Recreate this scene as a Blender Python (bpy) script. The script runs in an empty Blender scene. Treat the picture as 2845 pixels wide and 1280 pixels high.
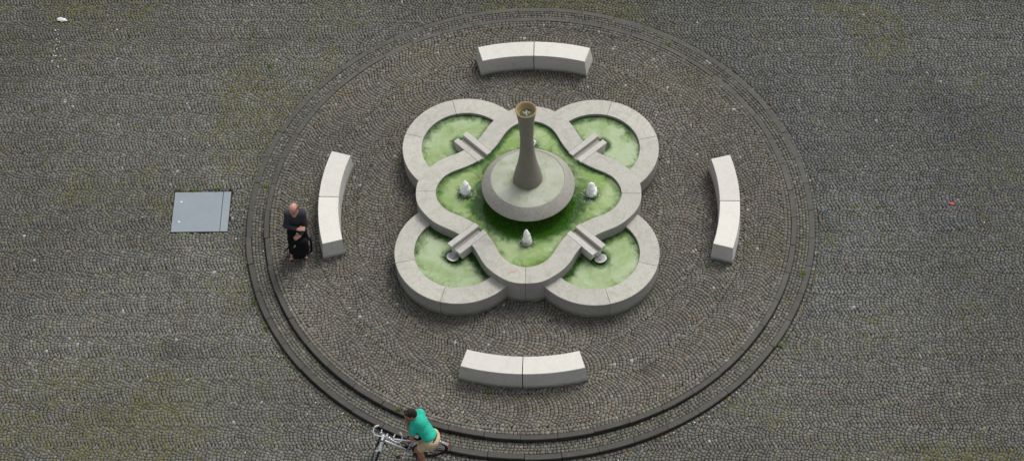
import bpy, math, random
import numpy as np
from mathutils import Vector, Matrix, Euler
random.seed(7); RNG = np.random.RandomState(11)
PI = math.pi
S = bpy.context.scene
COL = S.collection

# ------------------------------------------------------------------ helpers
def link(o):
    COL.objects.link(o); return o

def mesh_obj(name, V, F, mat=None, parent=None, smooth=False, mats=None, fmat=None, loc=None):
    V = [tuple(map(float, v)) for v in V]
    me = bpy.data.meshes.new(name)
    me.from_pydata(V, [], [tuple(int(i) for i in f) for f in F])
    me.update()
    if mats:
        for m in mats: me.materials.append(m)
        if fmat is not None: me.polygons.foreach_set('material_index', np.array(fmat, dtype=np.int32))
    elif mat: me.materials.append(mat)
    if smooth:
        me.polygons.foreach_set('use_smooth', np.ones(len(me.polygons), dtype=bool))
    o = link(bpy.data.objects.new(name, me))
    if parent: o.parent = parent
    if loc is not None: o.location = loc
    return o

def np_mesh(name, V, Q, mat, col=None, fmat=None, mats=None, smooth=False):
    """fast quad mesh from numpy arrays; col = per face colour (n,3)"""
    me = bpy.data.meshes.new(name)
    V = np.asarray(V, np.float32); Q = np.asarray(Q, np.int32)
    k = Q.shape[1]
    me.vertices.add(len(V)); me.vertices.foreach_set('co', V.ravel())
    me.loops.add(Q.size); me.loops.foreach_set('vertex_index', Q.ravel())
    me.polygons.add(len(Q))
    me.polygons.foreach_set('loop_start', np.arange(0, Q.size, k, dtype=np.int32))
    me.polygons.foreach_set('loop_total', np.full(len(Q), k, np.int32))
    for m in (mats or [mat]): me.materials.append(m)
    if fmat is not None: me.polygons.foreach_set('material_index', np.asarray(fmat, np.int32))
    if smooth: me.polygons.foreach_set('use_smooth', np.ones(len(Q), dtype=bool))
    me.update(calc_edges=True)
    if col is not None:
        a = me.color_attributes.new('Col', 'FLOAT_COLOR', 'CORNER')
        c = np.ones((len(Q), k, 4), np.float32); c[:, :, :3] = col[:, None, :]
        a.data.foreach_set('color', c.ravel())
    return link(bpy.data.objects.new(name, me))

def empty(name, loc=(0, 0, 0), rz=0):
    o = link(bpy.data.objects.new(name, None)); o.location = loc; o.rotation_euler = (0, 0, rz)
    o.empty_display_size = .1
    return o

def tag(o, label=None, cat=None, group=None, kind=None):
    if label: o['label'] = label
    if cat: o['category'] = cat
    if group: o['group'] = group
    if kind: o['kind'] = kind
    return o

# ------------------------------------------------------------------ materials
class NT:
    def __init__(s, name):
        s.m = bpy.data.materials.new(name); s.m.use_nodes = True
        s.t = s.m.node_tree; s.n = s.t.nodes; s.l = s.t.links
        s.b = s.n['Principled BSDF']
    def node(s, typ, **kw):
        nd = s.n.new(typ)
        for k, v in kw.items():
            if k in nd.inputs: nd.inputs[k].default_value = v
            else: setattr(nd, k, v)
        return nd
    def link(s, a, b): s.l.new(a, b)
    def coord(s, what='Object'):
        return s.node('ShaderNodeTexCoord').outputs[what]
    def noise(s, scale, detail=4, rough=.6, vec=None, dist=0):
        nd = s.node('ShaderNodeTexNoise', Scale=scale, Detail=detail, Roughness=rough, Distortion=dist)
        s.link(vec or s.coord(), nd.inputs['Vector']); return nd.outputs['Fac']
    def ramp(s, fac, stops):
        nd = s.node('ShaderNodeValToRGB'); e = nd.color_ramp.elements
        while len(e) < len(stops): e.new(.5)
        for i, (p, c) in enumerate(stops):
            e[i].position = p; e[i].color = (*c, 1) if len(c) == 3 else c
        s.link(fac, nd.inputs['Fac']); return nd.outputs['Color']
    def mix(s, fac, a, b, mode='MIX'):
        nd = s.node('ShaderNodeMix', data_type='RGBA', blend_type=mode)
        for sock, v in ((nd.inputs[0], fac), (nd.inputs[6], a), (nd.inputs[7], b)):
            if hasattr(v, 'links') or isinstance(v, bpy.types.NodeSocket): s.link(v, sock)
            elif isinstance(v, (int, float)): sock.default_value = v
            else: sock.default_value = (*v, 1)
        return nd.outputs[2]
    def math(s, op, a, b=0.0):
        nd = s.node('ShaderNodeMath', operation=op)
        for sock, v in ((nd.inputs[0], a), (nd.inputs[1], b)):
            if isinstance(v, bpy.types.NodeSocket): s.link(v, sock)
            else: sock.default_value = v
        return nd.outputs[0]
    def bump(s, h, strength=.3, dist=.01):
        nd = s.node('ShaderNodeBump', Strength=strength, Distance=dist)
        s.link(h, nd.inputs['Height']); s.link(nd.outputs['Normal'], s.b.inputs['Normal'])
    def out(s, color=None, rough=None, spec=None, metal=None):
        for key, v in (('Base Color', color), ('Roughness', rough), ('Specular IOR Level', spec), ('Metallic', metal)):
            if v is None: continue
            if isinstance(v, bpy.types.NodeSocket): s.link(v, s.b.inputs[key])
            elif isinstance(v, (int, float)): s.b.inputs[key].default_value = v
            else: s.b.inputs[key].default_value = (*v, 1)
        return s.m

def plain(name, c, rough=.6, metal=0, spec=.4, var=.12, scale=40):
    t = NT(name)
    n = t.noise(scale, 3)
    a = tuple(x * (1 - var) for x in c); b = tuple(min(1, x * (1 + var)) for x in c)
    return t.out(t.ramp(n, [(.3, a), (.7, b)]), rough, spec, metal)

def cloth(name, c, var=.15):
    t = NT(name); co = t.coord()
    fold = t.noise(13, 3, .55, co, 1.4)
    col = t.ramp(fold, [(.3, tuple(x * (1 - var) for x in c)), (.7, tuple(min(1, x * (1 + var)) for x in c))])
    t.bump(t.math('ADD', fold, t.math('MULTIPLY', t.noise(220, 2, .5, co), .06)), .42, .02)
    return t.out(col, .92, .15)

def stone(name, light, dark, speck, grain=75, stain=1.6, stain_amt=.35, rough=.8, moss=None):
    """granite: fine dark/light speckle over slowly varying tone with stains"""
    t = NT(name)
    co = t.coord()
    g = t.noise(grain, 2, .75, co)
    base = t.mix(t.noise(stain, 5, .6, co), dark, light)
    base = t.mix(t.ramp(g, [(.36, (speck,) * 3), (.5, (0, 0, 0)), (1, (0, 0, 0))]), base, tuple(x * .3 for x in dark))
    hi = t.ramp(t.noise(grain * 1.7, 2, .7, co), [(.6, (0, 0, 0)), (.75, (.5, .5, .5))])
    base = t.mix(hi, base, tuple(min(.9, x * 1.35) for x in light))
    st = t.ramp(t.noise(stain * 2.7, 6, .7, co, 1.2), [(.46, (0, 0, 0)), (.72, (stain_amt,) * 3)])
    base = t.mix(st, base, (.24, .22, .155))
    ge = t.node('ShaderNodeNewGeometry'); oi = t.node('ShaderNodeObjectInfo')
    tone = t.ramp(t.math('FRACT', t.math('ADD', ge.outputs['Random Per Island'], oi.outputs['Random'])), [(0, (.86, .86, .87)), (1, (1.0, 1.0, 1.0))])
    base = t.mix(1.0, base, tone, 'MULTIPLY')
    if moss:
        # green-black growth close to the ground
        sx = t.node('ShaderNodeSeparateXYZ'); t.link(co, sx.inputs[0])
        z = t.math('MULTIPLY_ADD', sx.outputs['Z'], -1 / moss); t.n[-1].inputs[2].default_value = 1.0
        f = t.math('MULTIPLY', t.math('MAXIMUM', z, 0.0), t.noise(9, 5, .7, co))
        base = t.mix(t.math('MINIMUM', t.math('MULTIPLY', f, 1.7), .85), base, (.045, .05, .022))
    t.bump(g, .35, .006)
    return t.out(base, rough, .3)

M = {}
M['rim'] = stone('pale_granite_rim', (.64, .625, .56), (.535, .52, .46), .6, 100, 1.6, .40)
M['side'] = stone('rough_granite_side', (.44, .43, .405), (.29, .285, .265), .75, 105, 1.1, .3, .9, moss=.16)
M['bench_top'] = stone('pale_bench_top', (.80, .78, .72), (.72, .70, .635), .3, 120, 1.5, .13)
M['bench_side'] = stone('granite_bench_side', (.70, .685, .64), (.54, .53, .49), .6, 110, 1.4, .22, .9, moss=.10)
M['dish'] = stone('wet_granite_dish', (.50, .485, .435), (.37, .355, .31), .85, 80, 1.7, .35, .6)
M['column'] = stone('wet_granite_column', (.32, .295, .245), (.19, .175, .145), .85, 85, 1.9, .45, .5)
M['spout'] = stone('pale_granite_spout', (.66, .645, .60), (.54, .525, .48), .4, 120, 2.0, .25)
M['channel'] = stone('wet_granite_channel', (.46, .445, .40), (.33, .315, .28), .5, 80, 3, .5, .35)
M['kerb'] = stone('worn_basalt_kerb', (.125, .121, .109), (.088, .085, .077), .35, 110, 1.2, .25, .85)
def dirt_gradient(m, dark):
    nt_ = m.node_tree; b_ = nt_.nodes['Principled BSDF']; src = b_.inputs['Base Color'].links[0].from_socket
    tc = nt_.nodes.new('ShaderNodeTexCoord'); vm = nt_.nodes.new('ShaderNodeVectorMath'); vm.operation = 'DOT_PRODUCT'; vm.inputs[1].default_value = (-.08, -.13, 0)
    nt_.links.new(tc.outputs['Object'], vm.inputs[0])
    rp_ = nt_.nodes.new('ShaderNodeMapRange'); nt_.links.new(vm.outputs['Value'], rp_.inputs[0]); rp_.inputs[1].default_value = -.25; rp_.inputs[2].default_value = .45
    mx = nt_.nodes.new('ShaderNodeMix'); mx.data_type = 'RGBA'; mx.blend_type = 'MULTIPLY'; mx.inputs[7].default_value = (*dark, 1)
    nt_.links.new(rp_.outputs[0], mx.inputs[0]); nt_.links.new(src, mx.inputs[6]); nt_.links.new(mx.outputs[2], b_.inputs['Base Color'])
dirt_gradient(M['kerb'], (.80, .80, .79))
M['kerb_face'] = stone('black_kerb_face', (.04, .04, .036), (.018, .018, .016), .5, 60, 2.2, .2, .95)  # vertical kerb faces, much darker than the tops
M['gap'] = plain('dark_joint', (.03, .028, .024), .95)

# column rim, ochre with algae
t = NT('ochre_algae_rim'); co = t.coord()
M['ochre'] = t.out(t.mix(t.ramp(t.noise(14, 5, .7, co), [(.42, (0, 0, 0)), (.62, (1, 1, 1))]), (.30, .20, .085), (.27, .235, .13)), .45)
# cobbles
t = NT('basalt_cobbles'); co = t.coord()
at = t.node('ShaderNodeAttribute', attribute_name='Col')
g = t.noise(140, 3, .7, co)
c = t.mix(.55, at.outputs['Color'], t.ramp(g, [(.25, (.4, .4, .4)), (.75, (.9, .9, .9))]), 'OVERLAY')
c = t.mix(t.ramp(t.noise(2.3, 5, .7, co, .6), [(.5, (0, 0, 0)), (.75, (.3, .3, .3))]), c, (.06, .055, .045))
t.bump(g, .5, .006)
M['cobble'] = t.out(c, .72, .35)
# joints: dirt with moss
t = NT('dirt_and_moss_joint'); co = t.coord()
d = t.ramp(t.noise(60, 4, .7, co), [(.3, (.014, .011, .008)), (.7, (.045, .036, .024))])
mo = t.ramp(t.noise(30, 4, .7, co), [(.3, (.035, .045, .010)), (.7, (.11, .12, .025))])
f = t.math('MULTIPLY', t.ramp(t.noise(.55, 5, .65, co), [(.47, (0, 0, 0)), (.66, (1, 1, 1))]), t.ramp(t.noise(11, 4, .7, co), [(.42, (0, 0, 0)), (.58, (1, 1, 1))]))
M['joint'] = t.out(t.mix(f, d, mo), .98, .1)

# water
def water_mat(name, pale, mid, shade_algae, rip=14):
    t = NT(name); co = t.coord()
    at = t.node('ShaderNodeAttribute', attribute_name='shade_algae')
    n1 = t.noise(1.5, 4, .55, co, .8); n2 = t.noise(4.2, 5, .6, co, 1.0); n3 = t.noise(17, 4, .65, co, 1.5)
    base = t.mix(t.ramp(n1, [(.38, (0, 0, 0)), (.62, (1, 1, 1))]), pale, mid)
    base = t.mix(t.ramp(n2, [(.48, (0, 0, 0)), (.76, (.42, .42, .42))]), base, (.17, .27, .055))
    base = t.mix(t.ramp(t.noise(3.1, 4, .6, co, .7), [(.55, (0, 0, 0)), (.75, (.6, .6, .6))]), base, (.44, .52, .36))
    # painted shade of dish, walls and spouts, plus wall algae and stirred water
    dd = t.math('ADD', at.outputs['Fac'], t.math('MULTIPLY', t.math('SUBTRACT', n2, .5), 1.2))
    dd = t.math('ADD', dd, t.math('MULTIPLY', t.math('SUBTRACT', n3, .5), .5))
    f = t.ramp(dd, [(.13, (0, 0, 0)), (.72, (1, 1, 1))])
    base = t.mix(f, base, t.ramp(n3, [(.38, shade_algae), (.72, tuple(x * 2.6 for x in shade_algae))]))
    rp = t.math('ADD', t.noise(rip, 2, .5, co, .6), t.math('MULTIPLY', t.noise(rip * 3.3, 2, .5, co), .2))
    t.bump(rp, .2, .03)
    t.b.inputs['IOR'].default_value = 1.33
    return t.out(base, .06, .5)
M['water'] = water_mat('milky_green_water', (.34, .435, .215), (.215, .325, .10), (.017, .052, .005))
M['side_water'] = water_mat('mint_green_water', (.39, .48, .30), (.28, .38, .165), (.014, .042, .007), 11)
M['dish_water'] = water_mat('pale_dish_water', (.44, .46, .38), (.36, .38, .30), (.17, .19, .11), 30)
M['pool_dark'] = plain('dark_algae_pool', (.05, .07, .03), .1)
t = NT('white_foam'); co = t.coord()
M['foam'] = t.out(t.ramp(t.noise(40, 4, .7, co), [(.3, (.88, .91, .92)), (.6, (1, 1, 1))]), .35, .5)
t.b.inputs['Subsurface Weight'].default_value = .8; t.b.inputs['Subsurface Scale'].default_value = .12; t.b.inputs['Subsurface Radius'].default_value = (1, 1, 1); t.b.inputs['IOR'].default_value = 1.2
t.bump(t.noise(60, 3, .6, co), .6, .02)
t.link(t.ramp(t.noise(26, 3, .6, co), [(.30, (.85,) * 3), (.5, (1,) * 3)]), t.b.inputs['Alpha'])
t = NT('clear_falling_water')
M['stream'] = t.out((.80, .86, .86), .05, .6); t.b.inputs['Transmission Weight'].default_value = .6; t.b.inputs['IOR'].default_value = 1.2
M['steel'] = plain('brushed_steel', (.58, .57, .56), .4, .3)
# tread plate
t = NT('galvanised_tread_plate'); co = t.coord()
mp = t.node('ShaderNodeMapping'); mp.inputs['Rotation'].default_value = (0, 0, PI / 4); t.link(co, mp.inputs[0])
ck = t.node('ShaderNodeTexChecker', Scale=62); t.link(mp.outputs[0], ck.inputs['Vector'])
ck.inputs['Color1'].default_value = (.245, .295, .33, 1); ck.inputs['Color2'].default_value = (.205, .245, .275, 1)
cc = t.mix(t.ramp(t.noise(3, 5, .6, co), [(.35, (0, 0, 0)), (.8, (.5, .5, .5))]), ck.outputs['Color'], (.30, .33, .35))
cc = t.mix(t.ramp(t.noise(9, 5, .7, co, .8), [(.6, (0, 0, 0)), (.8, (.4, .4, .4))]), cc, (.2, .21, .2))
t.bump(ck.outputs['Fac'], .25, .003)
M['plate'] = t.out(cc, .5, .4, .25)

M['white'] = plain('white_paper', (.85, .85, .85), .6, var=.05)
M['butt'] = plain('pale_litter', (.78, .76, .70), .7, var=.15, scale=90)
M['butt_tan'] = plain('tan_litter', (.62, .42, .24), .7)
M['leaf'] = plain('dry_leaf', (.32, .17, .06), .8, var=.4, scale=60)
M['leaf_y'] = plain('yellow_leaf', (.42, .30, .07), .8, var=.4, scale=60)
M['red'] = plain('red_scrap', (.72, .06, .045), .5)
M['orange'] = plain('faded_orange_paint', (.60, .36, .28), .8)
M['weed'] = plain('weed_green', (.13, .19, .032), .7, var=.45, scale=30)
M['mossblade'] = plain('moss_green', (.19, .185, .045), .9, var=.5, scale=8)

# ------------------------------------------------------------------ numpy noise
class VN:
    def __init__(s, seed): s.g = np.random.RandomState(seed).rand(256, 256)
    def one(s, x, y):
        xi = np.floor(x).astype(int); yi = np.floor(y).astype(int); fx = x - xi; fy = y - yi
        fx = fx * fx * (3 - 2 * fx); fy = fy * fy * (3 - 2 * fy)
        g = s.g; a = g[xi % 256, yi % 256]; b = g[(xi + 1) % 256, yi % 256]; c = g[xi % 256, (yi + 1) % 256]; d = g[(xi + 1) % 256, (yi + 1) % 256]
        return (a * (1 - fx) + b * fx) * (1 - fy) + (c * (1 - fx) + d * fx) * fy
    def __call__(s, x, y, sc=1., oct=3):
        r = 0; w = .5; tot = 0
        for o in range(oct):
            r = r + w * s.one(x * sc + 17.3 * o, y * sc + 5.1 * o); tot += w; w *= .55; sc *= 2.1
        return r / tot
N1, N2, N3, N4 = VN(1), VN(2), VN(3), VN(4)
def sstep(a, b, x):
    t = np.clip((x - a) / (b - a), 0, 1); return t * t * (3 - 2 * t)

# ------------------------------------------------------------------ the site
FC = np.array([-.010, .042])        # fountain centre
A0 = -.0492                         # turn of fountain and benches
ZG = -.175                          # square
ZT = -.09                           # step tread
R_IN = (5.165, 5.265); R_OUT = (5.525, 5.635)
HATCH = np.array([(-7.13, .943), (-6.0, .92), (-6.02, -.096), (-7.147, -.07)])

# big ground sheet to well beyond the frame
def sheet(name, x0, x1, y0, y1, z, mat):
    return mesh_obj(name, [(x0, y0, z), (x1, y0, z), (x1, y1, z), (x0, y1, z)], [(0, 1, 2, 3)], mat)
t = NT('distant_cobbles'); co = t.coord()
v = t.node('ShaderNodeTexVoronoi', Scale=15, feature='DISTANCE_TO_EDGE'); t.link(co, v.inputs['Vector'])
v2 = t.node('ShaderNodeTexVoronoi', Scale=14); t.link(co, v2.inputs['Vector'])
cc = t.mix(.15, (.125, .123, .11), v2.outputs['Color'], 'SOFT_LIGHT')
M['far'] = t.out(t.mix(t.ramp(v.outputs['Distance'], [(.05, (1, 1, 1)), (.14, (0, 0, 0))]), cc, (.02, .018, .014)), .8)
gnd = sheet('ground', -400, 400, -400, 400, ZG - .017, M['far']); tag(gnd, kind='structure')
jb = sheet('joint_bed', -13.3, 12.5, -8.35, 8.75, ZG - .012, M['joint']); tag(jb, kind='structure')

# --- cobbles -------------------------------------------------------------
def cobble_mesh(name, quads, zt, shade, seed, drop=0.):
    """quads (n,4,2) outlines; each becomes a stone with a slightly domed, tilted top"""
    rg = np.random.RandomState(seed); n = len(quads)
    q = quads + rg.normal(0, .0033, quads.shape)
    ce = q.mean(1, keepdims=True)
    d = q - ce; ln = np.linalg.norm(d, axis=2, keepdims=True) + 1e-6
    gap = .0034 + np.abs(rg.normal(0, .0016, (n, 1, 1)))
    base = ce + d * np.maximum(.3, 1 - gap * 1.0 / ln)
    top = ce + d * np.maximum(.3, 1 - (gap + .0036) / ln)
    zz = zt + rg.normal(0, .0018, (n, 1)) + rg.normal(0, .0013, (n, 4)) + drop
    V = np.concatenate([np.dstack([base, np.full((n, 4), zt - .016)]), np.dstack([top, zz])], 1)   # n,8,3
    b = (np.arange(n) * 8)[:, None, None]
    f = np.array([[4, 5, 6, 7], [0, 1, 5, 4], [1, 2, 6, 5], [2, 3, 7, 6], [3, 0, 4, 7]])[None]
    Q = (b + f).reshape(-1, 4)
    col = np.repeat(shade, 5, 0)
    return np_mesh(name, V.reshape(-1, 3), Q, M['cobble'], col)

def stone_colours(c, warm, seed, light_p):
    rg = np.random.RandomState(seed); n = len(c); x, y = c[:, 0], c[:, 1]
    g = .112 * np.exp(rg.normal(0, .145, n))
    g *= (.70 + .60 * N1(x, y, .45, 4)) * (.84 + .32 * N3(x + 40, y, .16, 3)) * (1 - .14 * sstep(3.6, 6.2, y)) * (1 - .12 * sstep(6, 11, np.abs(x)))  # vignette painted into the stone tone: darker to the back and sides
    tint = np.ones((n, 3))
    k = rg.rand(n)
    pal = [(.93, 1.0, 1.10), (1.06, 1.0, .90), (1.14, .98, .86), (.99, 1.02, .88), (1.03, .97, 1.02), (1, 1, 1)]
    p = [.05, .22, .14, .2, .09, .3] if warm else [.20, .14, .04, .24, .06, .32]
    idx = rg.choice(len(pal), n, p=p); tint = np.array(pal)[idx]
    tint = 1 + (tint - 1) * (.25 + .7 * rg.rand(n, 1))
    col = g[:, None] * tint * (np.array([1.13, 1.085, .965]) if warm else np.array([1.07, 1.06, .955]))
    li = rg.rand(n) < light_p
    col[li] = (np.array([.25, .25, .235]) * (.75 + .5 * rg.rand(li.sum(), 1)))
    re = rg.rand(n) < .006
    col[re] = np.array([.16, .12, .09]) * (.8 + .3 * rg.rand(re.sum(), 1))
    return col

class Wave:
    """one period table of the arc line u = f(v): round crests, slightly softened cusps"""
    def __init__(s, w, pm=math.radians(56), soft=.036):
        s.w = w; soft = soft * (1 if w < .6 else 1.15); n = 400; t = (np.arange(n) + .5) / n * w - w / 2
        Rr = w / 2 / math.sin(pm); f = Rr - np.sqrt(Rr * Rr - t * t)
        k = np.exp(-.5 * ((np.arange(-150, 151) * w / n) / soft) ** 2); k /= k.sum()
        f = np.convolve(np.concatenate([f, f, f]), k, 'same')[n:2 * n]
        s.t, s.f = t, f; s.d = np.gradient(np.concatenate([f, f, f]), t[1] - t[0])[n:2 * n]
        s.sl = np.sqrt(1 + s.d ** 2); s.cum = np.concatenate([[0], np.cumsum(s.sl)]) * (t[1] - t[0]); s.L = s.cum[-1]
    def _p(s, arr, v): return np.interp((v + s.w / 2) % s.w - s.w / 2, s.t, arr)
    def F(s, v): return s._p(s.f, v)
    def D(s, v): return s._p(s.d, v)
    def S(s, v):
        k = np.floor((v + s.w / 2) / s.w); return k * s.L + np.interp(v + s.w / 2 - k * s.w, np.linspace(0, s.w, len(s.cum)), s.cum)
    def V(s, a):
        k = np.floor(a / s.L); return k * s.w - s.w / 2 + np.interp(a - k * s.L, s.cum, np.linspace(0, s.w, len(s.cum)))

def wave_rows(u0, u1, v0, v1, wv, p=.069, step=.073, seed=0, ragged=0.):
    """rows of setts that follow the arc line, with joints square to it. returns (n,4,2) in (u,v)"""
    rg = np.random.RandomState(seed); K = int((u1 - u0) / p) + 2
    ps = p * (1 + rg.normal(0, .085, K + 1)); us = u0 + np.cumsum(ps)
    a0 = wv.S(v0 - ragged * rg.uniform(.5, 1.7, K)); a1 = wv.S(v1 + ragged * rg.uniform(.5, 1.7, K))
    nb = int((a1.max() - a0.min()) / step * 1.12) + 3
    st = step * np.clip(1 + rg.normal(0, .16, (K, nb)), .6, 1.6); st[:, 0] *= rg.rand(K) if ragged == 0 else 1
    a = a0[:, None] + np.concatenate([np.zeros((K, 1)), np.cumsum(st, 1)], 1); a = np.minimum(a, a1[:, None])
    v = wv.V(a); d = wv.D(v); vb = v - ps[1:, None] * d / (1 + d * d)
    vb = np.maximum.accumulate(vb, 1)
    A = np.stack([us[:-1, None] + wv.F(v), v], -1); B = np.stack([us[1:, None] + wv.F(vb), vb], -1)
    ok = (a[:, 1:] - a[:, :-1] > .022) & (vb[:, 1:] - vb[:, :-1] > .006)
    q = np.stack([A[:, :-1], B[:, :-1], B[:, 1:], A[:, 1:]], 2)
    return q[ok]

def ring_rows(r0, r1, rows, wid, seed):
    rg = np.random.RandomState(seed); res = []
    ed = np.linspace(r0, r1, rows + 1)
    for i in range(rows):
        n = int(2 * PI * ed[i] / wid); th = (np.arange(n + 1) + np.concatenate([[0], rg.normal(0, .16, n - 1), [0]])) / n * 2 * PI + rg.rand()
        a, b = th[:-1], th[1:]
        P = lambda r, t: np.stack([r * np.cos(t), r * np.sin(t)], -1)
        res.append(np.stack([P(ed[i], a), P(ed[i + 1], a), P(ed[i + 1], b), P(ed[i], b)], 1))
    return np.concatenate(res)

# square: bands run along the picture's width, arcs bulge to -x
W = .510
q, sdrop, wv = [], [], Wave(W)
for b in range(-17, 18):
    qq = wave_rows(-13.4 + .05 * (b % 3), 12.6, -W / 2 + .003, W / 2 - .003, wv, seed=300 + b, ragged=.016)
    qq[..., 1] += b * W; q.append(qq); sdrop.append(np.full(len(qq), -.004 if b % 2 else -.001))
q = np.concatenate(q); sdrop = np.concatenate(sdrop)
ang = math.radians(-2.1); ca, sa = math.cos(ang), math.sin(ang)
wob = np.stack([N2(q[..., 0], q[..., 1], .8) - .5, N3(q[..., 0], q[..., 1], .7) - .5], -1) * .13
q = q + wob
q = np.stack([q[..., 0] * ca - q[..., 1] * sa, q[..., 0] * sa + q[..., 1] * ca + .02], -1)
c = q.mean(1); r = np.hypot(c[:, 0], c[:, 1])
# keep clear of the step ring and of the steel hatch
e1 = HATCH[1] - HATCH[0]; e1 = e1 / np.linalg.norm(e1); e2 = np.array([-e1[1], e1[0]])
hc = HATCH.mean(0); du = np.abs((c - hc) @ e1); dv = np.abs((c - hc) @ e2)
keep = (r > R_OUT[1] + .062) & ~((du < .585) & (dv < .53)) & (c[:, 1] > -8.4) & (c[:, 1] < 9.0)
q = q[keep]; c = c[keep]; sdrop = sdrop[keep]
rr = np.hypot(q[..., 0], q[..., 1]); sc = np.maximum(1, (R_OUT[1] + .078) / rr); q = q * sc[..., None]
q = np.concatenate([q, ring_rows(R_OUT[1] + .006, R_OUT[1] + .078, 1, .085, 64)]); c = q.mean(1)
sdrop = np.concatenate([sdrop, np.zeros(len(q) - len(sdrop))])
col = stone_colours(c, False, 5, .0018)
x, y = c[:, 0], c[:, 1]
# square: greener and paler towards the left and front, bluer and darker to the right and back
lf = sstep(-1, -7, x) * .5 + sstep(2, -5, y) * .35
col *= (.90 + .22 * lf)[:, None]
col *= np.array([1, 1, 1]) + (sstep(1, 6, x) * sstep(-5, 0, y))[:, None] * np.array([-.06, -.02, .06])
def moss_amount(x, y):
    m = sstep(.50, .66, N4(x, y, .42, 4))
    m = m * (.25 + .75 * np.maximum(sstep(-2, -7, x), np.maximum(sstep(3.0, 5.0, y), sstep(4.5, 8, x) * sstep(-2, -5, y))))
    m = np.maximum(m, .9 * np.exp(-(((x + 8.9) / .9) ** 2 + ((y + 3.6) / .45) ** 2)))
    m = np.maximum(m, .35 * sstep(3.9, 5.2, y) * sstep(.42, .6, N4(x, y, .7, 3)))
    return m
ms = moss_amount(x, y); k = (ms * (.15 + .6 * RNG.rand(len(x))))[:, None] * .30
col = col * (1 - k) + np.array([.115, .112, .045]) * k
for (sx, sy, sr, f) in ((5.8, -.3, .35, .72), (-6.9, -2.95, .32, .72), (5.5, .55, .3, .8), (-6.45, -.8, .55, 1.22), (-6.2, 1.35, .4, 1.15)):
    wgt = np.exp(-(((x - sx) ** 2 + (y - sy) ** 2) / sr ** 2)) * (.5 + N3(x, y, 5))
    col *= (1 + (f - 1) * wgt)[:, None]
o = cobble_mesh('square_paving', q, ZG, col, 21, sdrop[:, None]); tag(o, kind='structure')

# platform: concentric bands of arcs that bulge counter-clockwise
allq = []; drop = []
rc0 = 5.02; w = .815
for b in range(5):
    rc = rc0 - w * (b + .5)
    if rc < 1.2: break
    wv = Wave(w); qq = wave_rows(0, 2 * PI * rc - .03, -w / 2 + .003, w / 2 - .003, wv, seed=40 + b, ragged=.022)
    v = qq[..., 1]; th = -qq[..., 0] / rc; rad = rc + v
    rad = rad + (.035 * np.sin(7 * th + 1) * np.sin(3 * th) + .02 * np.sin(17 * th + .7)) * sstep(5.02, 4.5, rad)
    allq.append(np.stack([rad * np.cos(th), rad * np.sin(th)], -1)[:, ::-1]); drop.append(np.full(len(rad), -.004 if b % 2 == 0 else -.001))
allq.append(ring_rows(5.025, 5.160, 2, .074, 61)); drop.append(np.zeros(len(allq[-1])))
q = np.concatenate(allq); c = q.mean(1); drop = np.concatenate(drop)
cr = np.hypot(c[:, 0], c[:, 1]); q = q[cr > 1.45]; drop = drop[cr > 1.45]; c = q.mean(1)
col = stone_colours(c, True, 15, .006)
x, y = c[:, 0], c[:, 1]
col *= (.97 + .06 * sstep(0, -5, y))[:, None]
wgt = np.exp(-(((x - 2.15) / .17) ** 2 + ((y + 3.82) / .12) ** 2)) * sstep(.35, .6, N3(x, y, 7)) * 1.1
col *= (1 - .5 * np.clip(wgt, 0, 1))[:, None]
ms = sstep(.55, .72, N4(x + 30, y, .9, 4)) * .5
k = (ms * RNG.rand(len(x)))[:, None] * .5
col = col * (1 - k) + np.array([.125, .115, .055]) * k
wgt = .6 * np.exp(-(((x + 3.84) / .35) ** 2 + ((y - 3.35) / .16) ** 2))[:, None]
col = col * (1 - wgt) + np.array([.15, .12, .075]) * wgt
o = cobble_mesh('platform_paving', q, 0.0, col, 22, drop[:, None]); tag(o, kind='structure')
q = ring_rows(R_IN[1] + .006, R_OUT[0] - .002, 4, .073, 63); c = q.mean(1)
col = stone_colours(c, False, 25, .006) * np.array([1.02, 1, .97]) * .93
o = cobble_mesh('step_paving', q, ZT, col, 23); tag(o, kind='structure')

def annulus(name, r0, r1, z, mat, n=180):
    V = []; F = []
    for i in range(n):
        a = 2 * PI * i / n
        V += [(r0 * math.cos(a), r0 * math.sin(a), z), (r1 * math.cos(a), r1 * math.sin(a), z)]
    for i in range(n):
        j = (i + 1) % n; F.append((2 * i, 2 * i + 1, 2 * j + 1, 2 * j))
    return mesh_obj(name, V, F, mat)
o = annulus('platform_bed', .3, 5.17, -.013, M['joint']); tag(o, kind='structure')
o = annulus('step_bed', 5.24, 5.56, ZT - .013, M['joint']); tag(o, kind='structure')

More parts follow.
